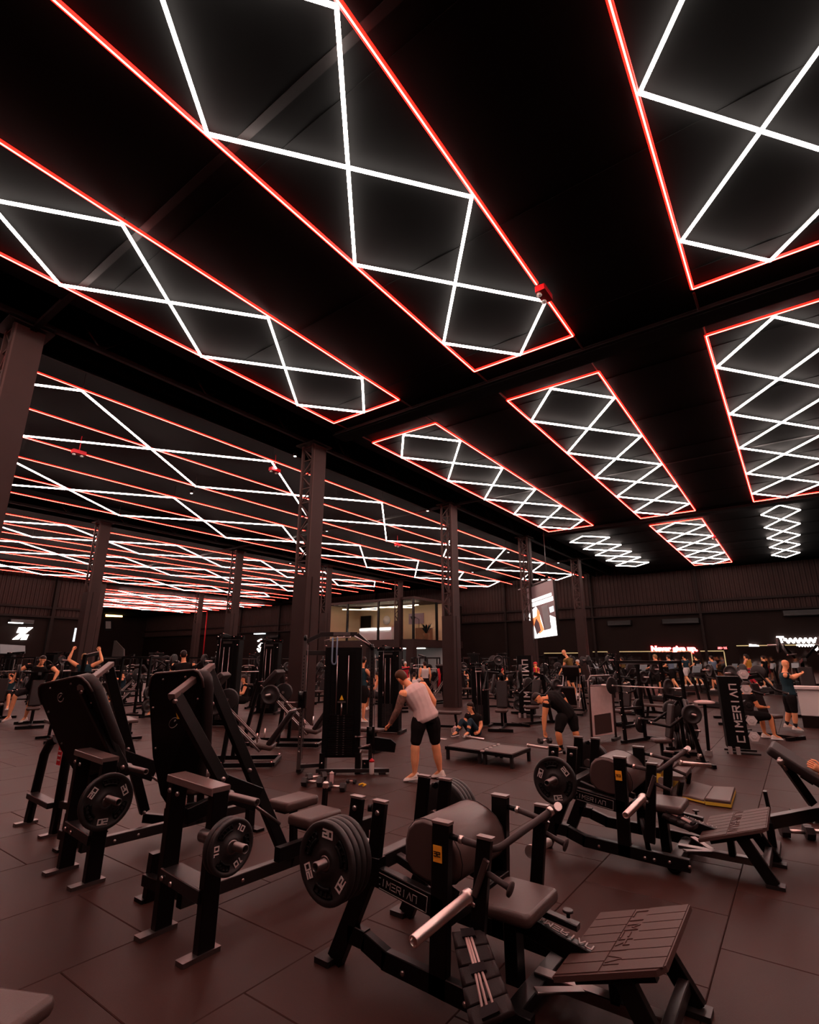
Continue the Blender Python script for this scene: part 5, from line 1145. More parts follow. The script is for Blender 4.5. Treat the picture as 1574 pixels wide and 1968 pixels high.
# ---- bottles
def bottle(p, label, h, rr, body, cap, extra=None):
    r = thing('bottle', label, 'bottle', p, 0, 'drinking bottles', local=True)
    b = B(); b.lathe((0, 0, 0), (0, 0, 1), [(0, rr*.85), (.01, rr*.9), (h*.75, rr), (h*.78, rr*.9)], 16); o = b.build('body', body); put(o, r)
    b = B(); b.lathe((0, 0, h*.78), (0, 0, 1), [(0, rr*1.02), (h*.12, rr*.98), (h*.14, rr*.5), (h*.22, rr*.4), (h*.23, 0)], 14); o = b.build('cap', cap); put(o, r)
    return r
bottle((-5.038,6.020,0.075), 'clear shaker bottle with red cap on the weight stack base rail', .20, .036, 'bottle_clear', 'red')
bottle((-12.995,6.269,0.000), 'bright pink bottle standing on the floor behind the leftmost lever machine', .17, .038, 'pink', 'pink')
b_ = bottle((-5.344,5.551,0.000), 'pale pink bottle on the floor left of the weight stack', .15, .03, 'cloth_pink', 'cloth_pale')
r = bottle((-6.342,10.401,0.000), 'pale handled tumbler with straw beside the seated woman', .19, .048, 'cloth_pink', 'cloth_pale')
b = B(); b.tube([(-.045, 0, .14), (-.085, 0, .14), (-.085, 0, .05), (-.045, 0, .05)], .008, 6); o = b.build('handle', 'cloth_pale'); put(o, r)
b = B(); b.tube([(0, 0, .2), (.01, 0, .26)], .004, 5); o = b.build('straw', 'cloth_pale'); put(o, r)
b = B(); b.box((-6.255,9.758,0.006), (.15, .09, .01), ch=.002); single(b, 'phone', 'cloth_white', 'white phone lying on the floor left of the seated woman', 'phone')
b = B(); b.tube([(-4.943,5.654,0.020), (-4.943,5.727,0.020), (-4.871,5.707,0.020), (-4.861,5.643,0.020)], .012, 8); single(b, 'resistance_band', 'yellow', 'small yellow band on the floor before the weight stack', 'band')
# towels
r = thing('towel', 'white towel hanging under the woman with the ponytail', 'towel', (-13.952,6.121,0.772))
b = B(); q = [V(p) for p in ((-13.968,5.925,0.947), (-13.925,6.018,0.980), (-13.775,6.127,0.626), (-13.786,6.057,0.583))]
b.prism(q, (.0, .03, 0)); b.build('cloth', 'cloth_white', r)
b = B(); p = V((-13.779,6.124,0.579)); b.ball(p, .05, 8, (.8, .8, 1.3)); b.build('towel_knot', 'cloth_white', r)
# white desk at right
r = thing('white_desk', 'white desk unit behind the bald man in teal', 'desk', (-0.020,16.401,0.000)); 
b = B(); q0 = V((-0.020,16.401,0.000)); b.box((q0.x+.1, q0.y+.3, .92), (.85, .6, .06)); b.build('top', 'neon_white' if False else 'cloth_white', r)
b = B(); b.box((q0.x+.15, q0.y+.32, .58), (.6, .5, .62)); b.build('front_panel', 'white_paint', r)
b = B(); b.box((q0.x+.15, q0.y+.32, .14), (.6, .5, .28)); b.build('plinth', 'wall_dark', r)
# red hanging pieces: punch bags and resistance bands in the middle distance
for i, (p0, p1, m, l) in enumerate((((-11.099,17.067,1.241), (-11.091,17.073,0.587), 'red', 'red curved pad hanging left of the column'), ((-7.050,15.423,1.126), (-7.040,15.429,0.776), 'yellow', 'yellow strap hanging left of the lettered cabinet'), ((-8.788,20.779,1.292), (-8.785,20.781,1.028), 'yellow', 'yellow strap right of the lettered cabinet'))):
    b = B(); a, c = V(p0), V(p1); b.tube([a, a.lerp(c, .3)+V((.05, 0, 0)), a.lerp(c, .7)+V((.05, 0, 0)), c], .05 if m == 'red' else .022, 8); single(b, 'hanging_strap', m, l, 'strap', 'coloured straps and pads')
# seat corner at bottom left
r = thing('seat_corner', 'corner of a padded seat with ribbed roller at the bottom left', 'bench', (-2.35, .75, 0))
c = V((-2.646,0.999,0.320)); b = B(); b.slab(c, (.30, .26, .07), rot('Z', 25), .025); b.build('pad', 'upholstery', r)
b = B(); p = V((-2.614,1.058,0.280)); b.lathe(p+V((-.04, 0, 0)), (1, .3, 0), [(0, .02), (0, .035), (.06, .035), (.06, .02)], 16); b.build('ribbed_knob', 'plate_rubber', r)
b = B(); b.beam((c.x, c.y, 0), (c.x, c.y, c.z-.03), .07, .07); b.box((c.x, c.y, .02), (.3, .12, .04)); b.build('post', 'steel_black', r)
# ================================================================ PEOPLE
DG = None
def remesh(b, name, m, parent, vox, smooth=2):
    o = b.build(name, m)
    md = o.modifiers.new('r', 'REMESH'); md.mode = 'VOXEL'; md.voxel_size = vox; md.use_smooth_shade = True
    sm = o.modifiers.new('s', 'SMOOTH'); sm.iterations = smooth; sm.factor = .6
    dg = bpy.context.evaluated_depsgraph_get(); me = bpy.data.meshes.new_from_object(o.evaluated_get(dg))
    o.modifiers.clear(); old = o.data; o.data = me; bpy.data.meshes.remove(old)
    if not len(me.materials): me.materials.append(M[m])
    if parent is not None: put(o, parent)
    return o
def ering(c, ux, uy, a, bb, n=14, sq=.85):
    out = []
    for j in range(n):
        t = 2*PI*j/n; x = math.cos(t); y = math.sin(t)
        x = math.copysign(abs(x)**sq, x); y = math.copysign(abs(y)**sq, y)
        out.append(c+ux*x*a+uy*y*bb)
    return out
def limb(b, pts, rs, n=10):
    """tapered limb with a soft bulge; pts joints, rs radii"""
    P = []; R = []
    for i in range(len(pts)-1):
        for k in range(5):
            t = k/5; P.append(V(pts[i]).lerp(V(pts[i+1]), t))
            r = rs[i]*(1-t)+rs[i+1]*t; R.append(r*(1+.12*math.sin(PI*min(1, t*1.5))))
    P.append(V(pts[-1])); R.append(rs[-1])
    P = [P[0]-(P[1]-P[0]).normalized()*rs[0]*.5]+P+[P[-1]+(P[-1]-P[-2]).normalized()*rs[-1]*.5]; R = [R[0]*.7]+R+[R[-1]*.7]
    b.tube(P, 0, n, R)
def torso(b, J, s, k=1.0, low=0, top=1, bulk=1.0):
    k = k*bulk
    pel, wai, che, nk = V(J['pelvis']), V(J['waist']), V(J['chest']), V(J['neck'])
    hx = (V(J['hipL'])-V(J['hipR'])).normalized(); sx = (V(J['shL'])-V(J['shR'])).normalized()
    sw = (V(J['shL'])-V(J['shR'])).length/2
    base = pel-(wai-pel).normalized()*(.06*s+low)
    st = [(base, .135, .10, 0), (pel, .165, .115, 0), (pel.lerp(wai, .6), .145, .10, .2), (wai, .135, .095, .4), (wai.lerp(che, .6), .16, .11, .8), (che, .175, .115, 1), (che.lerp(nk, .35), .16, .10, 1), (che.lerp(nk, .75), .10, .075, 1)]
    rings = []
    for i, (c, a, d, t) in enumerate(st):
        pv = st[max(0, i-1)][0]; nx = st[min(len(st)-1, i+1)][0]; ax = (nx-pv).normalized()
        ux = hx.lerp(sx, t); ux = (ux-ax*ux.dot(ax)).normalized(); uy = ax.cross(ux)
        rings.append(ering(c, ux, uy, a*s*k, d*s*k))
    b.loft(rings)
    return sw
def hand(b, wr, tip, side, s, curl=.6, det=True):
    """palm and five curled fingers; tip gives the pointing direction, side the thumb side"""
    wr = V(wr); d = (V(tip)-wr).normalized(); sd = V(side); sd = (sd-d*sd.dot(d)).normalized(); n = d.cross(sd)
    L = .085*s
    b.loft([ering(wr+d*L*t, sd, n, w*s, h*s, 8) for t, w, h in ((-.1, .022, .018), (.25, .032, .017), (.7, .040, .015), (1.0, .038, .013))])
    for i, (off, ln) in enumerate(((.030, .062), (.010, .070), (-.010, .066), (-.029, .052))):
        p = wr+d*L+sd*off*s; pts = [p-d*.012*s, p]; a = 0
        for k in range(3):
            a += curl*(.5+.2*k); p = p+(d*math.cos(a)+n*math.sin(a))*ln*s*(.42, .32, .26)[k]; pts.append(p)
        b.tube(pts, 0, 6, [.0095*s, .0095*s, .009*s, .008*s, .006*s])
    p = wr+d*L*.3+sd*.028*s; pts = [p, p+(sd*.8+d*.5)*.03*s, p+(sd*.8+d*1.2+n*.3*curl)*.042*s, p+(sd*.5+d*1.8+n*.8*curl)*.045*s]
    b.tube(pts, 0, 6, [.012*s, .0105*s, .0095*s, .007*s])
def person(label, J, s, top=None, bottom=None, shoes='shoe_white', hair=('short', 'hair_dark'), skin='skin', face=None, up=None, vox=.016, curl=.8, socks=None, ink=None, group=None, bulk=1.0):
    """J: joints in world coordinates; top (material, sleeve share of the arm), bottom (material, share of the leg)"""
    J = {k: V(v) for k, v in J.items()}
    sx = (J['shL']-J['shR'])
    for k in ('toeL', 'toeR'):
        a = J['an'+k[-1]]; t = J[k]; J[k] = a+V((t.x-a.x, t.y-a.y, 0)).normalized()*.17*s+V((0, 0, t.z-a.z))
    r = thing('person', label, 'person', ((J['anL'].x+J['anR'].x)/2, (J['anL'].y+J['anR'].y)/2, min(J['anL'].z, J['anR'].z)-.07*s), group=group)
    hc = J['head']; f = (V(face)-hc).normalized() if face is not None else V((0, -1, 0)); u = (hc-J['neck']).normalized()
    u = (u-f*u.dot(f)).normalized() if abs(u.dot(f)) < .95 else V((0, 0, 1)); hx = u.cross(f).normalized()
    b = B(); torso(b, J, s, bulk=bulk)
    limb(b, [J['neck']-u*.05*s, hc-u*.04*s], [.058*s, .05*s])
    # head: skull, jaw, nose, ears, brow
    def hp(x, y, z): return hc+hx*x*s+f*y*s+u*z*s
    rings = []
    for z, w, df, dbk in ((-.115, .028, .075, -.02), (-.10, .045, .088, .00), (-.06, .060, .092, .055), (-.02, .068, .092, .085), (.03, .074, .094, .098), (.07, .070, .085, .094), (.10, .052, .060, .070), (.118, .02, .025, .03)):
        yc = (df-dbk)/2; rings.append(ering(hp(0, yc, z), hx, f, w*s, (df+dbk)/2*s, 14, 1))
    b.loft(rings)
    b.loft([ering(hp(0, .088, .015), hx, f, .008*s, .006*s, 6, 1), ering(hp(0, .105, -.02), hx, f, .012*s, .012*s, 6, 1), ering(hp(0, .112, -.035), hx, f, .016*s, .012*s, 6, 1), ering(hp(0, .09, -.045), hx, f, .01*s, .006*s, 6, 1)])
    for q in (-1, 1): b.ball(hp(.074*q, -.005, -.005), .026*s, 8, (.5, .9, 1.2))
    for q in 'LR':
        limb(b, [J['sh'+q], J['el'+q], J['wr'+q]], [.056*s*bulk, .045*s*bulk, .030*s*bulk])
        b.ball(J['sh'+q], .064*s*bulk, 8)
        limb(b, [J['hip'+q], J['kn'+q]], [.092*s, .058*s]); limb(b, [J['kn'+q], J['kn'+q].lerp(J['an'+q], .35), J['an'+q]], [.054*s*bulk, .058*s*bulk, .034*s])
        limb(b, [J['an'+q], J['an'+q].lerp(J['toe'+q], .8)+V((0, 0, -.01*s))], [.036*s, .032*s])
    o = remesh(b, 'body', skin, r, vox*s)
    # hands, eyes, mouth joined to the same body mesh
    if ink:      # tattooed arm: the same body mesh, darker skin on that arm's faces
        o.data.materials.append(M['skin_ink']); A_, E_a, W_ = J['sh'+ink], J['el'+ink], J['wr'+ink]
        for pl in o.data.polygons:
            c_ = pl.center; 
            for a_, b_ in ((A_.lerp(E_a, .15), E_a), (E_a, W_.lerp(E_a, .12))):
                ab = b_-a_; t_ = (c_-a_).dot(ab)/ab.length_squared
                if -.12 < t_ < 1.05 and (c_-(a_+ab*t_)).length < .085*s: pl.material_index = 1
    hb = B()
    for q in 'LR':
        w_ = J['wr'+q]; tip = J.get('hand'+q, w_+(w_-J['el'+q]))
        sd = (J['sh'+('R' if q == 'L' else 'L')]-J['sh'+q]) if abs((tip-w_).normalized().dot(sx.normalized())) < .9 else V((0, 0, 1))
        hand(hb, w_, tip, sd, s, curl)
    h = hb.build('hand', skin); bm = bmesh.new(); bm.from_mesh(o.data); bm.from_mesh(h.data); bm.to_mesh(o.data); bm.free()
    o.data.polygons.foreach_set('use_smooth', [True]*len(o.data.polygons)); bpy.data.meshes.remove(h.data)
    b = B()
    for q in (-1, 1): b.ball(hp(.028*q, .089, .015), .010*s, 8, (1.2, 1, .8))
    b.build('eyes', 'shroud', r)
    b = B(); b.tube([hp(x, .094-abs(x)*.3, -.068) for x in (-.024, 0, .024)], .005*s, 6); b.build('mouth', 'hair_brown' if skin != 'skin' else 'skin_tan', r)
    b = B()
    for q in (-1, 1): b.tube([hp(.014*q, .093, .036), hp(.030*q, .092, .041), hp(.045*q, .082, .034)], .004*s, 5)
    b.build('eyebrows', hair[1] if hair[1] in M else 'hair_dark', r)
    if hair[0] != 'bald':
        b = B(); lo = {'short': .02, 'cap': .03, 'pony': -.02, 'long': -.03}[hair[0]]
        rings = []
        for z, w, df, dbk in ((lo-.075, .050, -.015, .075), (lo-.04, .068, -.005, .098), (lo, .078, .03, .106), (.05, .080, .085, .108), (.08, .075, .092, .10), (.11, .055, .070, .08), (.130, .02, .03, .035)):
            if z > .045 and hair[0] == 'cap': df += .012
            yc = (df-dbk)/2; rings.append(ering(hp(0, yc, z), hx, f, w*s, (df+dbk)/2*s, 14, 1))
        b.loft(rings)
        if hair[0] == 'pony': b.tube([hp(0, -.10, .05), hp(0, -.135, .03), hp(0, -.14, -.04), hp(.01, -.12, -.12), hp(.01, -.11, -.20)], 0, 8, [.02*s, .03*s, .034*s, .028*s, .008*s])
        if hair[0] == 'long':
            rings = []
            for z, w, df, dbk in ((-.02, .078, .0, .10), (-.08, .082, .0, .10), (-.15, .088, -.02, .10), (-.22, .085, -.04, .10), (-.27, .06, -.05, .09)):
                yc = (df-dbk)/2; rings.append(ering(hp(0, yc, z), hx, f, w*s, abs(df+dbk)/2*s, 12, 1))
            b.loft(rings)
        if hair[0] == 'cap': b.loft([ering(hp(0, .10, .045), hx, f, .06*s, .03*s, 10, 1), ering(hp(0, .13, .040), hx, f, .055*s, .04*s, 10, 1), ering(hp(0, .13, .035), hx, f, .055*s, .04*s, 10, 1)])
        b.build({'cap': 'cap'}.get(hair[0], 'hair'), hair[1], r)
    if top:
        m, sl = top; b = B(); torso(b, J, s, 1.10, low=.0, bulk=bulk)
        for q in 'LR':
            A, E, W = J['sh'+q], J['el'+q], J['wr'+q]
            b.ball(A.lerp(J['chest'], .12), .074*s*bulk if sl else .060*s*bulk, 8)
            if sl: limb(b, [A, A.lerp(E, min(1, sl))], [.072*s, .060*s])
            if sl > 1: limb(b, [E, E.lerp(W, sl-1)], [.056*s, .044*s])
        remesh(b, 'shirt', m, r, max(.013, vox*1.1)*s)
    if bottom:
        m, ln = bottom; b = B(); hx_ = (J['hipL']-J['hipR']).normalized(); ax = (J['waist']-J['pelvis']).normalized(); uy = ax.cross(hx_).normalized()
        loose = 1.40 if ln < 1.3 else 1.1
        b.loft([ering(J['pelvis']+ax*t*s, hx_, uy, w*s, d*s) for t, w, d in ((-.10, .13, .11), (-.05, .175, .13), (.02, .182, .135), (.09, .168, .122))])
        for q in 'LR':
            H, K, A = J['hip'+q], J['kn'+q], J['an'+q]
            limb(b, [H, H.lerp(K, min(1, ln))], [.098*s*loose/1.1, (.098-.038*min(1, ln))*s*loose])
            if ln > 1: limb(b, [K, K.lerp(A, ln-1)], [.064*s*loose/1.1, .046*s*loose/1.1])
        remesh(b, 'shorts' if ln < 1.3 else 'trousers', m, r, max(.013, vox*1.1)*s)
    for q in 'LR':
        if socks:
            b = B(); limb(b, [J['kn'+q].lerp(J['an'+q], .72), J['an'+q]], [.045*s, .042*s]); b.build('sock', socks, r)
        A, T = J['an'+q], J['toe'+q]; d = (T-A); fl = V((d.x, d.y, d.z*.3 if abs(d.z) < .2 else d.z)).normalized(); sd = V((-fl.y, fl.x, 0)).normalized(); up_ = sd.cross(fl)*-1
        if up_.z < 0: up_ = -up_
        g = A-up_*.055*s
        rings = []
        for t, w, h in ((-.075, .028, .055), (-.06, .036, .095), (-.01, .040, .10), (.05, .042, .07), (.11, .047, .052), (.16, .042, .042), (.185, .022, .028)):
            c = g+fl*t*s; rings.append([c+sd*w*s*x+up_*((h*z-.02)*s) for x, z in ((1, .12), (.95, .45), (.6, .9), (0, 1), (-.6, .9), (-.95, .45), (-1, .12), (-.8, 0), (.8, 0))])
        b = B(); b.loft(rings); sh = b.build('shoe', shoes, r)
        b = B(); b.loft([[g+fl*t*s+sd*x*s*w+up_*(z*s) for x, z in ((1, -.022), (1, .0), (-1, .0), (-1, -.022))] for t, w in ((-.08, .03), (-.05, .042), (.05, .044), (.12, .051), (.17, .045), (.192, .022))]); b.build('sole', 'cloth_white', sh)
    return r
def pose(kind, loc, rz, s):
    """template joints, facing local -Y"""
    T = {'stand': dict(head=(0, -.02, 1.60), neck=(0, .01, 1.47), chest=(0, 0, 1.32), waist=(0, .0, 1.10), pelvis=(0, 0, .95), shR=(-.19, 0, 1.42), shL=(.19, 0, 1.42), elR=(-.25, .02, 1.13), elL=(.25, .02, 1.13), wrR=(-.24, -.10, .90), wrL=(.24, -.10, .90), hipR=(-.10, 0, .92), hipL=(.10, 0, .92), knR=(-.11, -.02, .50), knL=(.11, -.01, .50), anR=(-.12, .02, .08), anL=(.12, .02, .08), toeR=(-.13, -.16, .04), toeL=(.13, -.16, .04)),
         'walk': dict(head=(0, -.05, 1.60), neck=(0, -.01, 1.47), chest=(0, -.02, 1.32), waist=(0, .0, 1.10), pelvis=(0, 0, .95), shR=(-.19, 0, 1.42), shL=(.19, -.03, 1.42), elR=(-.25, .02, 1.16), elL=(.25, -.05, 1.16), wrR=(-.18, -.22, 1.08), wrL=(.18, -.28, 1.10), hipR=(-.10, 0, .92), hipL=(.10, 0, .92), knR=(-.10, -.20, .53), knL=(.10, .02, .50), anR=(-.10, -.24, .10), anL=(.10, .28, .14), toeR=(-.10, -.42, .08), toeL=(.10, .12, .05)),
         'console': dict(head=(0, -.10, 1.58), neck=(0, -.04, 1.46), chest=(0, -.03, 1.31), waist=(0, .0, 1.10), pelvis=(0, .03, .95), shR=(-.19, -.02, 1.41), shL=(.19, -.02, 1.41), elR=(-.26, -.12, 1.18), elL=(.26, -.12, 1.18), wrR=(-.20, -.36, 1.14), wrL=(.20, -.36, 1.14), hipR=(-.10, .03, .92), hipL=(.10, .03, .92), knR=(-.10, -.08, .52), knL=(.10, .12, .50), anR=(-.10, -.08, .09), anL=(.10, .36, .16), toeR=(-.10, -.26, .05), toeL=(.10, .20, .06)),
         'sit': dict(head=(0, -.04, 1.18), neck=(0, 0, 1.05), chest=(0, 0, .90), waist=(0, .02, .68), pelvis=(0, .03, .54), shR=(-.19, 0, 1.0), shL=(.19, 0, 1.0), elR=(-.25, -.08, .74), elL=(.25, -.08, .74), wrR=(-.18, -.30, .72), wrL=(.18, -.30, .72), hipR=(-.10, .02, .53), hipL=(.10, .02, .53), knR=(-.15, -.40, .52), knL=(.15, -.40, .52), anR=(-.16, -.42, .09), anL=(.16, -.42, .09), toeR=(-.17, -.60, .04), toeL=(.17, -.60, .04)),
         'press': dict(head=(0, -.02, 1.20), neck=(0, 0, 1.07), chest=(0, 0, .92), waist=(0, -.02, .70), pelvis=(0, -.03, .56), shR=(-.19, 0, 1.02), shL=(.19, 0, 1.02), elR=(-.36, -.12, 1.0), elL=(.36, -.12, 1.0), wrR=(-.30, -.36, 1.06), wrL=(.30, -.36, 1.06), hipR=(-.10, -.04, .55), hipL=(.10, -.04, .55), knR=(-.16, -.44, .50), knL=(.16, -.44, .50), anR=(-.18, -.42, .09), anL=(.18, -.42, .09), toeR=(-.20, -.60, .04), toeL=(.20, -.60, .04))}[kind]
    c, n = math.cos(rz), math.sin(rz); L = V(loc)
    J = {k: V((p[0]*c-p[1]*n, p[0]*n+p[1]*c, p[2]))*s+L for k, p in T.items()}
    face = V((.0*c-(-1)*n, -c, 0)); face = J['head']+V((n, -c, -.1))
    return J, face
def auto(label, kind, loc, deg, s=.88, **kw):
    J, f = pose(kind, loc, math.radians(deg), s)
    if 'face' not in kw: kw['face'] = f
    return person(label, J, s, vox=.02, **kw)
G = 'people training'
# man stooping in the centre
person('man in a pale sleeveless shirt and black shorts bending to a cable handle', dict(
    head=(-4.700,6.256,1.351), neck=(-4.597,6.294,1.260), chest=(-4.507,6.310,1.149), waist=(-4.401,6.350,0.963), pelvis=(-4.361,6.380,0.826),
    shL=(-4.561,6.110,1.136), elL=(-4.655,6.091,0.907), wrL=(-4.798,6.123,0.732), handL=(-4.900,6.110,0.658),
    shR=(-4.491,6.483,1.234), elR=(-4.409,6.642,1.021), wrR=(-4.508,6.718,0.803),
    hipL=(-4.420,6.299,0.795), knL=(-4.468,6.264,0.467), anL=(-4.492,6.284,0.096), toeL=(-4.619,6.228,0.019),
    hipR=(-4.318,6.473,0.787), knR=(-4.313,6.538,0.461), anR=(-4.309,6.640,0.094), toeR=(-4.436,6.646,0.005)), .87,
    top=('cloth_pale', 0), bottom=('cloth_black', .88), hair=('short', 'hair_brown'), face=(-5.175,6.405,1.128), vox=.011, curl=.7, shoes='shoe_white', bulk=1.22, ink='L')
# man stooping at the right
person('man in black shirt and shorts stooping to lift a dumbbell', dict(
    head=(-3.990,9.484,0.912), neck=(-3.901,9.611,0.917), chest=(-3.793,9.690,0.908), waist=(-3.677,9.774,0.782), pelvis=(-3.611,9.884,0.634),
    shL=(-3.814,9.427,0.834), elL=(-3.858,9.394,0.588), wrL=(-3.870,9.385,0.381), handL=(-3.870,9.386,0.261),
    shR=(-3.719,9.929,0.953), elR=(-3.613,9.969,0.736), wrR=(-3.617,9.755,0.590),
    hipL=(-3.652,9.718,0.592), knL=(-3.700,9.608,0.336), anL=(-3.705,9.691,0.068), toeL=(-3.780,9.575,0.025),
    hipR=(-3.569,9.976,0.593), knR=(-3.509,9.958,0.332), anR=(-3.492,10.033,0.062), toeR=(-3.587,9.963,0.010)), .87,
    top=('cloth_black', .45), bottom=('cloth_black', .85), hair=('short', 'hair_dark'), skin='skin_tan', face=(-3.997,9.169,0.616), vox=.013, socks='cloth_black', shoes='shoe_black', bulk=1.15)
# woman seated on the floor
person('long haired woman in black top and jeans sitting on the floor', dict(
    head=(-6.022,10.540,0.594), neck=(-6.008,10.600,0.472), chest=(-6.002,10.629,0.363), waist=(-5.993,10.648,0.212), pelvis=(-5.987,10.652,0.075),
    shL=(-6.032,10.434,0.430), elL=(-6.074,10.341,0.288), wrL=(-6.123,10.244,0.221), shR=(-5.890,10.711,0.384), elR=(-5.848,10.692,0.218), wrR=(-5.841,10.549,0.075), handR=(-5.921,10.416,0.042),
    hipL=(-6.027,10.561,0.081), knL=(-6.059,10.229,0.330), anL=(-6.137,10.110,0.099), toeL=(-6.158,9.995,0.068), hipR=(-5.935,10.628,0.081), knR=(-5.889,10.291,0.346), anR=(-5.900,10.183,0.099), toeR=(-5.912,10.051,0.071)), .80,
    top=('cloth_black', .5), bottom=('cloth_denim', 1.9), hair=('long', 'hair_dark'), face=(-6.159,10.342,0.515), vox=.014, shoes='shoe_black')
# woman at the lat pulldown, seen from behind
person('woman with a ponytail in teal tank top pulling a curved bar down', dict(
    head=(-14.366,5.981,1.632), neck=(-14.306,5.988,1.508), chest=(-14.295,5.995,1.360), waist=(-14.275,6.010,1.140), pelvis=(-14.248,6.030,0.946),
    shL=(-14.464,5.873,1.447), elL=(-14.705,5.758,1.583), wrL=(-14.709,5.817,1.809), shR=(-14.151,6.100,1.447), elR=(-14.032,6.249,1.558), wrR=(-14.158,6.219,1.796),
    hipL=(-14.306,5.987,0.922), knL=(-14.765,6.123,0.803), anL=(-14.616,6.133,0.225), toeL=(-14.846,6.213,0.156), hipR=(-14.172,6.085,0.922), knR=(-14.491,6.323,0.803), anR=(-14.285,6.374,0.225), toeR=(-14.468,6.489,0.156)), .85,
    top=('cloth_teal', 0), bottom=('cloth_black', 1.9), hair=('pony', 'hair_blond'), face=(-16.414,6.926,1.663), vox=.014)
person('man in black tee with pale sleeve bands leaning over a machine at far left', dict(
    head=(-15.980,5.642,1.581), neck=(-16.120,5.663,1.462), chest=(-16.154,5.676,1.318), waist=(-16.263,5.683,1.081), pelvis=(-16.432,5.683,0.869),
    shL=(-16.359,5.489,1.436), elL=(-16.440,5.307,1.308), wrL=(-16.405,5.209,1.093), shR=(-15.891,5.830,1.410), elR=(-15.614,5.908,1.269), wrR=(-15.551,5.831,1.093),
    hipL=(-16.506,5.630,0.843), knL=(-16.523,5.370,0.714), anL=(-16.582,5.327,0.173), toeL=(-16.549,5.227,0.061), hipR=(-16.360,5.736,0.830), knR=(-16.176,5.622,0.587), anR=(-16.349,5.620,0.138), toeR=(-16.303,5.530,0.049)), .87,
    top=('cloth_black', .5), bottom=('cloth_charcoal', .95), face=(-15.333,5.495,1.306), vox=.014, bulk=1.15)
person('broad man in dark tee seen from behind above the second black shield', dict(
    head=(-12.354,7.410,1.695), neck=(-12.341,7.420,1.558), chest=(-12.324,7.432,1.385), waist=(-12.299,7.450,1.128), pelvis=(-12.279,7.465,0.922),
    shL=(-12.518,7.291,1.447), elL=(-12.678,7.298,1.173), wrL=(-12.790,7.463,1.030), shR=(-12.143,7.564,1.447), elR=(-12.115,7.708,1.173), wrR=(-12.326,7.802,1.030),
    hipL=(-12.349,7.414,0.898), knL=(-12.796,7.583,0.777), anL=(-12.703,7.589,0.220), toeL=(-12.859,7.661,0.156), hipR=(-12.205,7.519,0.898), knR=(-12.468,7.822,0.777), anR=(-12.349,7.847,0.220), toeR=(-12.460,7.952,0.156)), .93,
    top=('cloth_black', .55), bottom=('cloth_black', .9), face=(-15.148,9.086,1.712), vox=.014, bulk=1.15)
person('man in black tank top and shorts standing just right of the weight stack', dict(
    head=(-9.554,10.997,1.552), neck=(-9.574,10.983,1.403), chest=(-9.582,10.977,1.255), waist=(-9.589,10.972,1.042), pelvis=(-9.574,10.983,0.856),
    shL=(-9.786,10.951,1.307), elL=(-9.858,11.085,1.059), wrL=(-9.795,11.316,1.026), shR=(-9.415,10.974,1.298), elR=(-9.351,11.120,1.122), wrR=(-9.425,11.277,0.982),
    hipL=(-9.680,10.979,0.800), knL=(-9.721,10.999,0.429), anL=(-9.769,11.026,0.087), toeL=(-9.800,11.189,0.006), hipR=(-9.473,10.995,0.806), knR=(-9.499,10.975,0.441), anR=(-9.536,11.010,0.077), toeR=(-9.511,11.152,0.015)), .87,
    top=('cloth_teal', 0), bottom=('cloth_black', .8), face=(-9.729,11.488,1.522), vox=.014)
person('shaven man in olive shirt stepping on a machine near the far wall', dict(
    head=(-7.372,20.362,1.835), neck=(-7.300,20.414,1.679), chest=(-7.245,20.454,1.523), waist=(-7.197,20.489,1.271), pelvis=(-7.180,20.502,1.059),
    shL=(-7.304,20.226,1.562), elL=(-7.369,20.178,1.312), wrL=(-7.498,20.085,1.082), shR=(-7.211,20.665,1.581), elR=(-7.265,20.749,1.306), wrR=(-7.410,20.644,1.111),
    hipL=(-7.196,20.366,1.024), knL=(-7.139,20.408,0.682), anL=(-7.054,20.470,0.306), toeL=(-7.123,20.419,0.231), hipR=(-7.168,20.634,1.018), knR=(-7.349,20.502,0.749), anR=(-7.276,20.556,0.407), toeR=(-7.394,20.469,0.331)), .87,
    top=('cloth_olive', .4), bottom=('cloth_black', .75), hair=('bald', 'hair_brown'), face=(-7.612,20.187,1.679), vox=.018)
person('bald man in teal shirt holding his arms forward at the right', dict(
    head=(-0.282,15.429,1.478), neck=(-0.316,15.404,1.326), chest=(-0.315,15.404,1.209), waist=(-0.310,15.408,1.001), pelvis=(-0.310,15.408,0.818),
    shL=(-0.385,15.539,1.228), elL=(-0.245,15.765,1.178), wrL=(-0.083,15.945,1.247), shR=(-0.308,15.224,1.237), elR=(-0.181,15.317,1.180), wrR=(-0.031,15.487,1.259),
    hipL=(-0.349,15.478,0.767), knL=(-0.388,15.537,0.419), anL=(-0.474,15.598,0.137), toeL=(-0.384,15.664,0.092), hipR=(-0.287,15.326,0.778), knR=(-0.276,15.309,0.431), anR=(-0.310,15.346,0.116), toeR=(-0.196,15.429,0.050)), .87,
    top=('cloth_teal', .5), bottom=('cloth_black', .95), hair=('bald', 'hair_brown'), face=(-0.083,15.573,1.420), vox=.015, socks='cloth_charcoal', bulk=1.15)
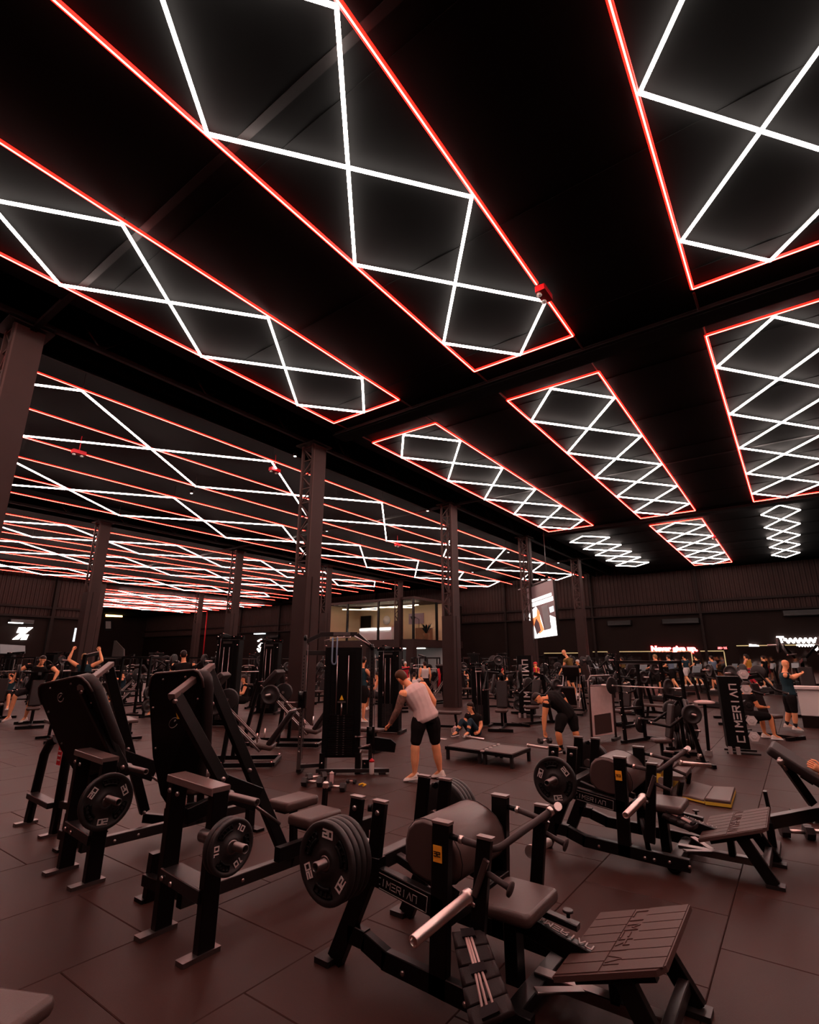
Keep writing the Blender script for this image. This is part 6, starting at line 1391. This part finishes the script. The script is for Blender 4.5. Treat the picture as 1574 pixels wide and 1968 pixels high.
person('person out of frame at the right edge, only a hand over the incline bench', dict(
    head=(0.243,6.452,0.696), neck=(0.201,6.421,0.637), chest=(0.173,6.401,0.569), waist=(0.138,6.376,0.444), pelvis=(0.108,6.353,0.341),
    shL=(0.091,6.341,0.611), elL=(0.008,6.157,0.508), wrL=(-0.001,6.150,0.664), handL=(-0.059,6.108,0.715), shR=(0.283,6.481,0.611), elR=(0.296,6.490,0.485), wrR=(0.234,6.321,0.406),
    hipL=(0.067,6.324,0.320), knL=(0.147,5.886,0.367), anL=(0.118,5.865,0.128), toeL=(0.090,5.598,0.157), hipR=(0.152,6.386,0.320), knR=(0.248,5.961,0.367), anR=(0.218,5.938,0.128), toeR=(0.192,5.672,0.157)), .87,
    top=('cloth_blue', .5), bottom=('cloth_black', .9), face=(0.091,6.341,0.696), vox=.014, curl=1.0)
# treadmill walkers, all heading left
auto('older man in pale pink tee walking on the nearest treadmill', 'console', (-4.601,23.199,0.180), -118, .93, top=('cloth_pink', .5), bottom=('cloth_black', .7), hair=('short', 'hair_blond'))
auto('man in light blue tee walking on the second treadmill', 'console', (-4.832,27.165,0.180), -118, .93, top=('cloth_blue', .5), bottom=('cloth_black', .7))
auto('person in navy shirt and pale shorts on the third treadmill', 'walk', (-4.883,31.517,0.180), -118, .93, top=('cloth_denim', .5), bottom=('cloth_white', .7), hair=('cap', 'cloth_black'))
auto('person in black shirt and sand shorts on the fourth treadmill', 'walk', (-4.556,33.060,0.180), -118, .93, top=('cloth_black', .5), bottom=('cloth_olive', .7), hair=('cap', 'cloth_black'))
auto('small woman in sand coloured top on a treadmill by the mirror, left of the others', 'console', (-8.300,32.484,0.180), -118, .88, top=('cloth_olive', .4), bottom=('cloth_black', 1.9), hair=('pony', 'hair_dark'))
auto('man in grey shirt far off before the mirrors', 'walk', (-3.257,28.313,0.180), -118, .9, top=('cloth_blue', .5), bottom=('cloth_black', .8))
auto('woman in yellow top with a ponytail holding a treadmill console', 'console', (-1.912,29.403,0.220), -112, .93, top=('cloth_yellow', 0), bottom=('cloth_red', 1.9), hair=('pony', 'hair_dark'))
auto('man in black tee on a treadmill behind the woman in yellow', 'walk', (-1.451,32.806,0.180), -112, .9, top=('cloth_black', .5), bottom=('cloth_black', .8))
auto('man in black crouching on a seat right of the tall lettered storage tower', 'sit', (-1.031,13.531,0.000), 130, .88, top=('cloth_black', .5), bottom=('cloth_black', .9), skin='skin_tan')
auto('person with pale hair standing behind the man in olive', 'stand', (-8.537,25.348,0.000), -60, .9, top=('cloth_black', .5), bottom=('cloth_black', .9), hair=('short', 'cloth_white'), skin='skin_tan')
auto('person in red tee beside the hanging screen column', 'stand', (-9.128,21.696,0.000), -40, .85, top=('cloth_red', .5), bottom=('grey_paint', 1.9), hair=('cap', 'red'))
auto('woman in coral top seated far behind beside the column', 'sit', (-13.123,22.461,0.000), 20, .85, top=('cloth_pink', 0), bottom=('cloth_black', 1.9), hair=('long', 'hair_dark'))
auto('person in white tank top standing behind the stooping man', 'stand', (-11.505,16.771,-0.000), -130, .87, top=('cloth_white', 0), bottom=('cloth_black', .8))
auto('person in red shirt and white cap far behind the centre', 'stand', (-15.185,20.502,0.000), 30, .85, top=('cloth_red', .5), bottom=('cloth_red', .8), hair=('cap', 'cloth_white'))
auto('person in white shirt seated with raised arms behind the stooping man', 'press', (-11.326,15.821,0.000), -150, .85, top=('cloth_white', .4), bottom=('cloth_black', .8))
auto('person in maroon bending behind the man in the tank top', 'sit', (-11.284,13.736,0.000), -60, .9, top=('cloth_white', 0), bottom=('cloth_charcoal', .9), skin='skin_tan')
auto('woman in white top leaning left of the broad man', 'sit', (-15.504,8.715,0.000), 40, .85, top=('cloth_white', 0), bottom=('grey_paint', .9), hair=('pony', 'hair_brown'))
auto('woman seated behind the sled machine with the twin rails', 'sit', (-13.149,9.916,0.000), -30, .88, top=('cloth_black', .2), bottom=('cloth_black', .9), hair=('long', 'hair_dark'))
auto('person seated at the extreme left edge behind the man in black', 'press', (-21.700,6.806,0.000), 60, .9, top=('cloth_teal', 0), bottom=('cloth_black', .9))
auto('person seated dimly between the cable towers', 'press', (-20.689,10.077,-0.000), -20, .85, top=('cloth_denim', .4), bottom=('cloth_black', .9))
auto('person in black with yellow gloves seated before the dark wall', 'sit', (-10.991,22.268,0.000), 10, .9, top=('cloth_black', .5), bottom=('cloth_black', .9), hair=('cap', 'red'))
auto('person in black with red cap seated left of the one with gloves', 'sit', (-13.381,23.725,0.000), 10, .9, top=('cloth_black', .5), bottom=('cloth_black', .9), hair=('cap', 'red'))
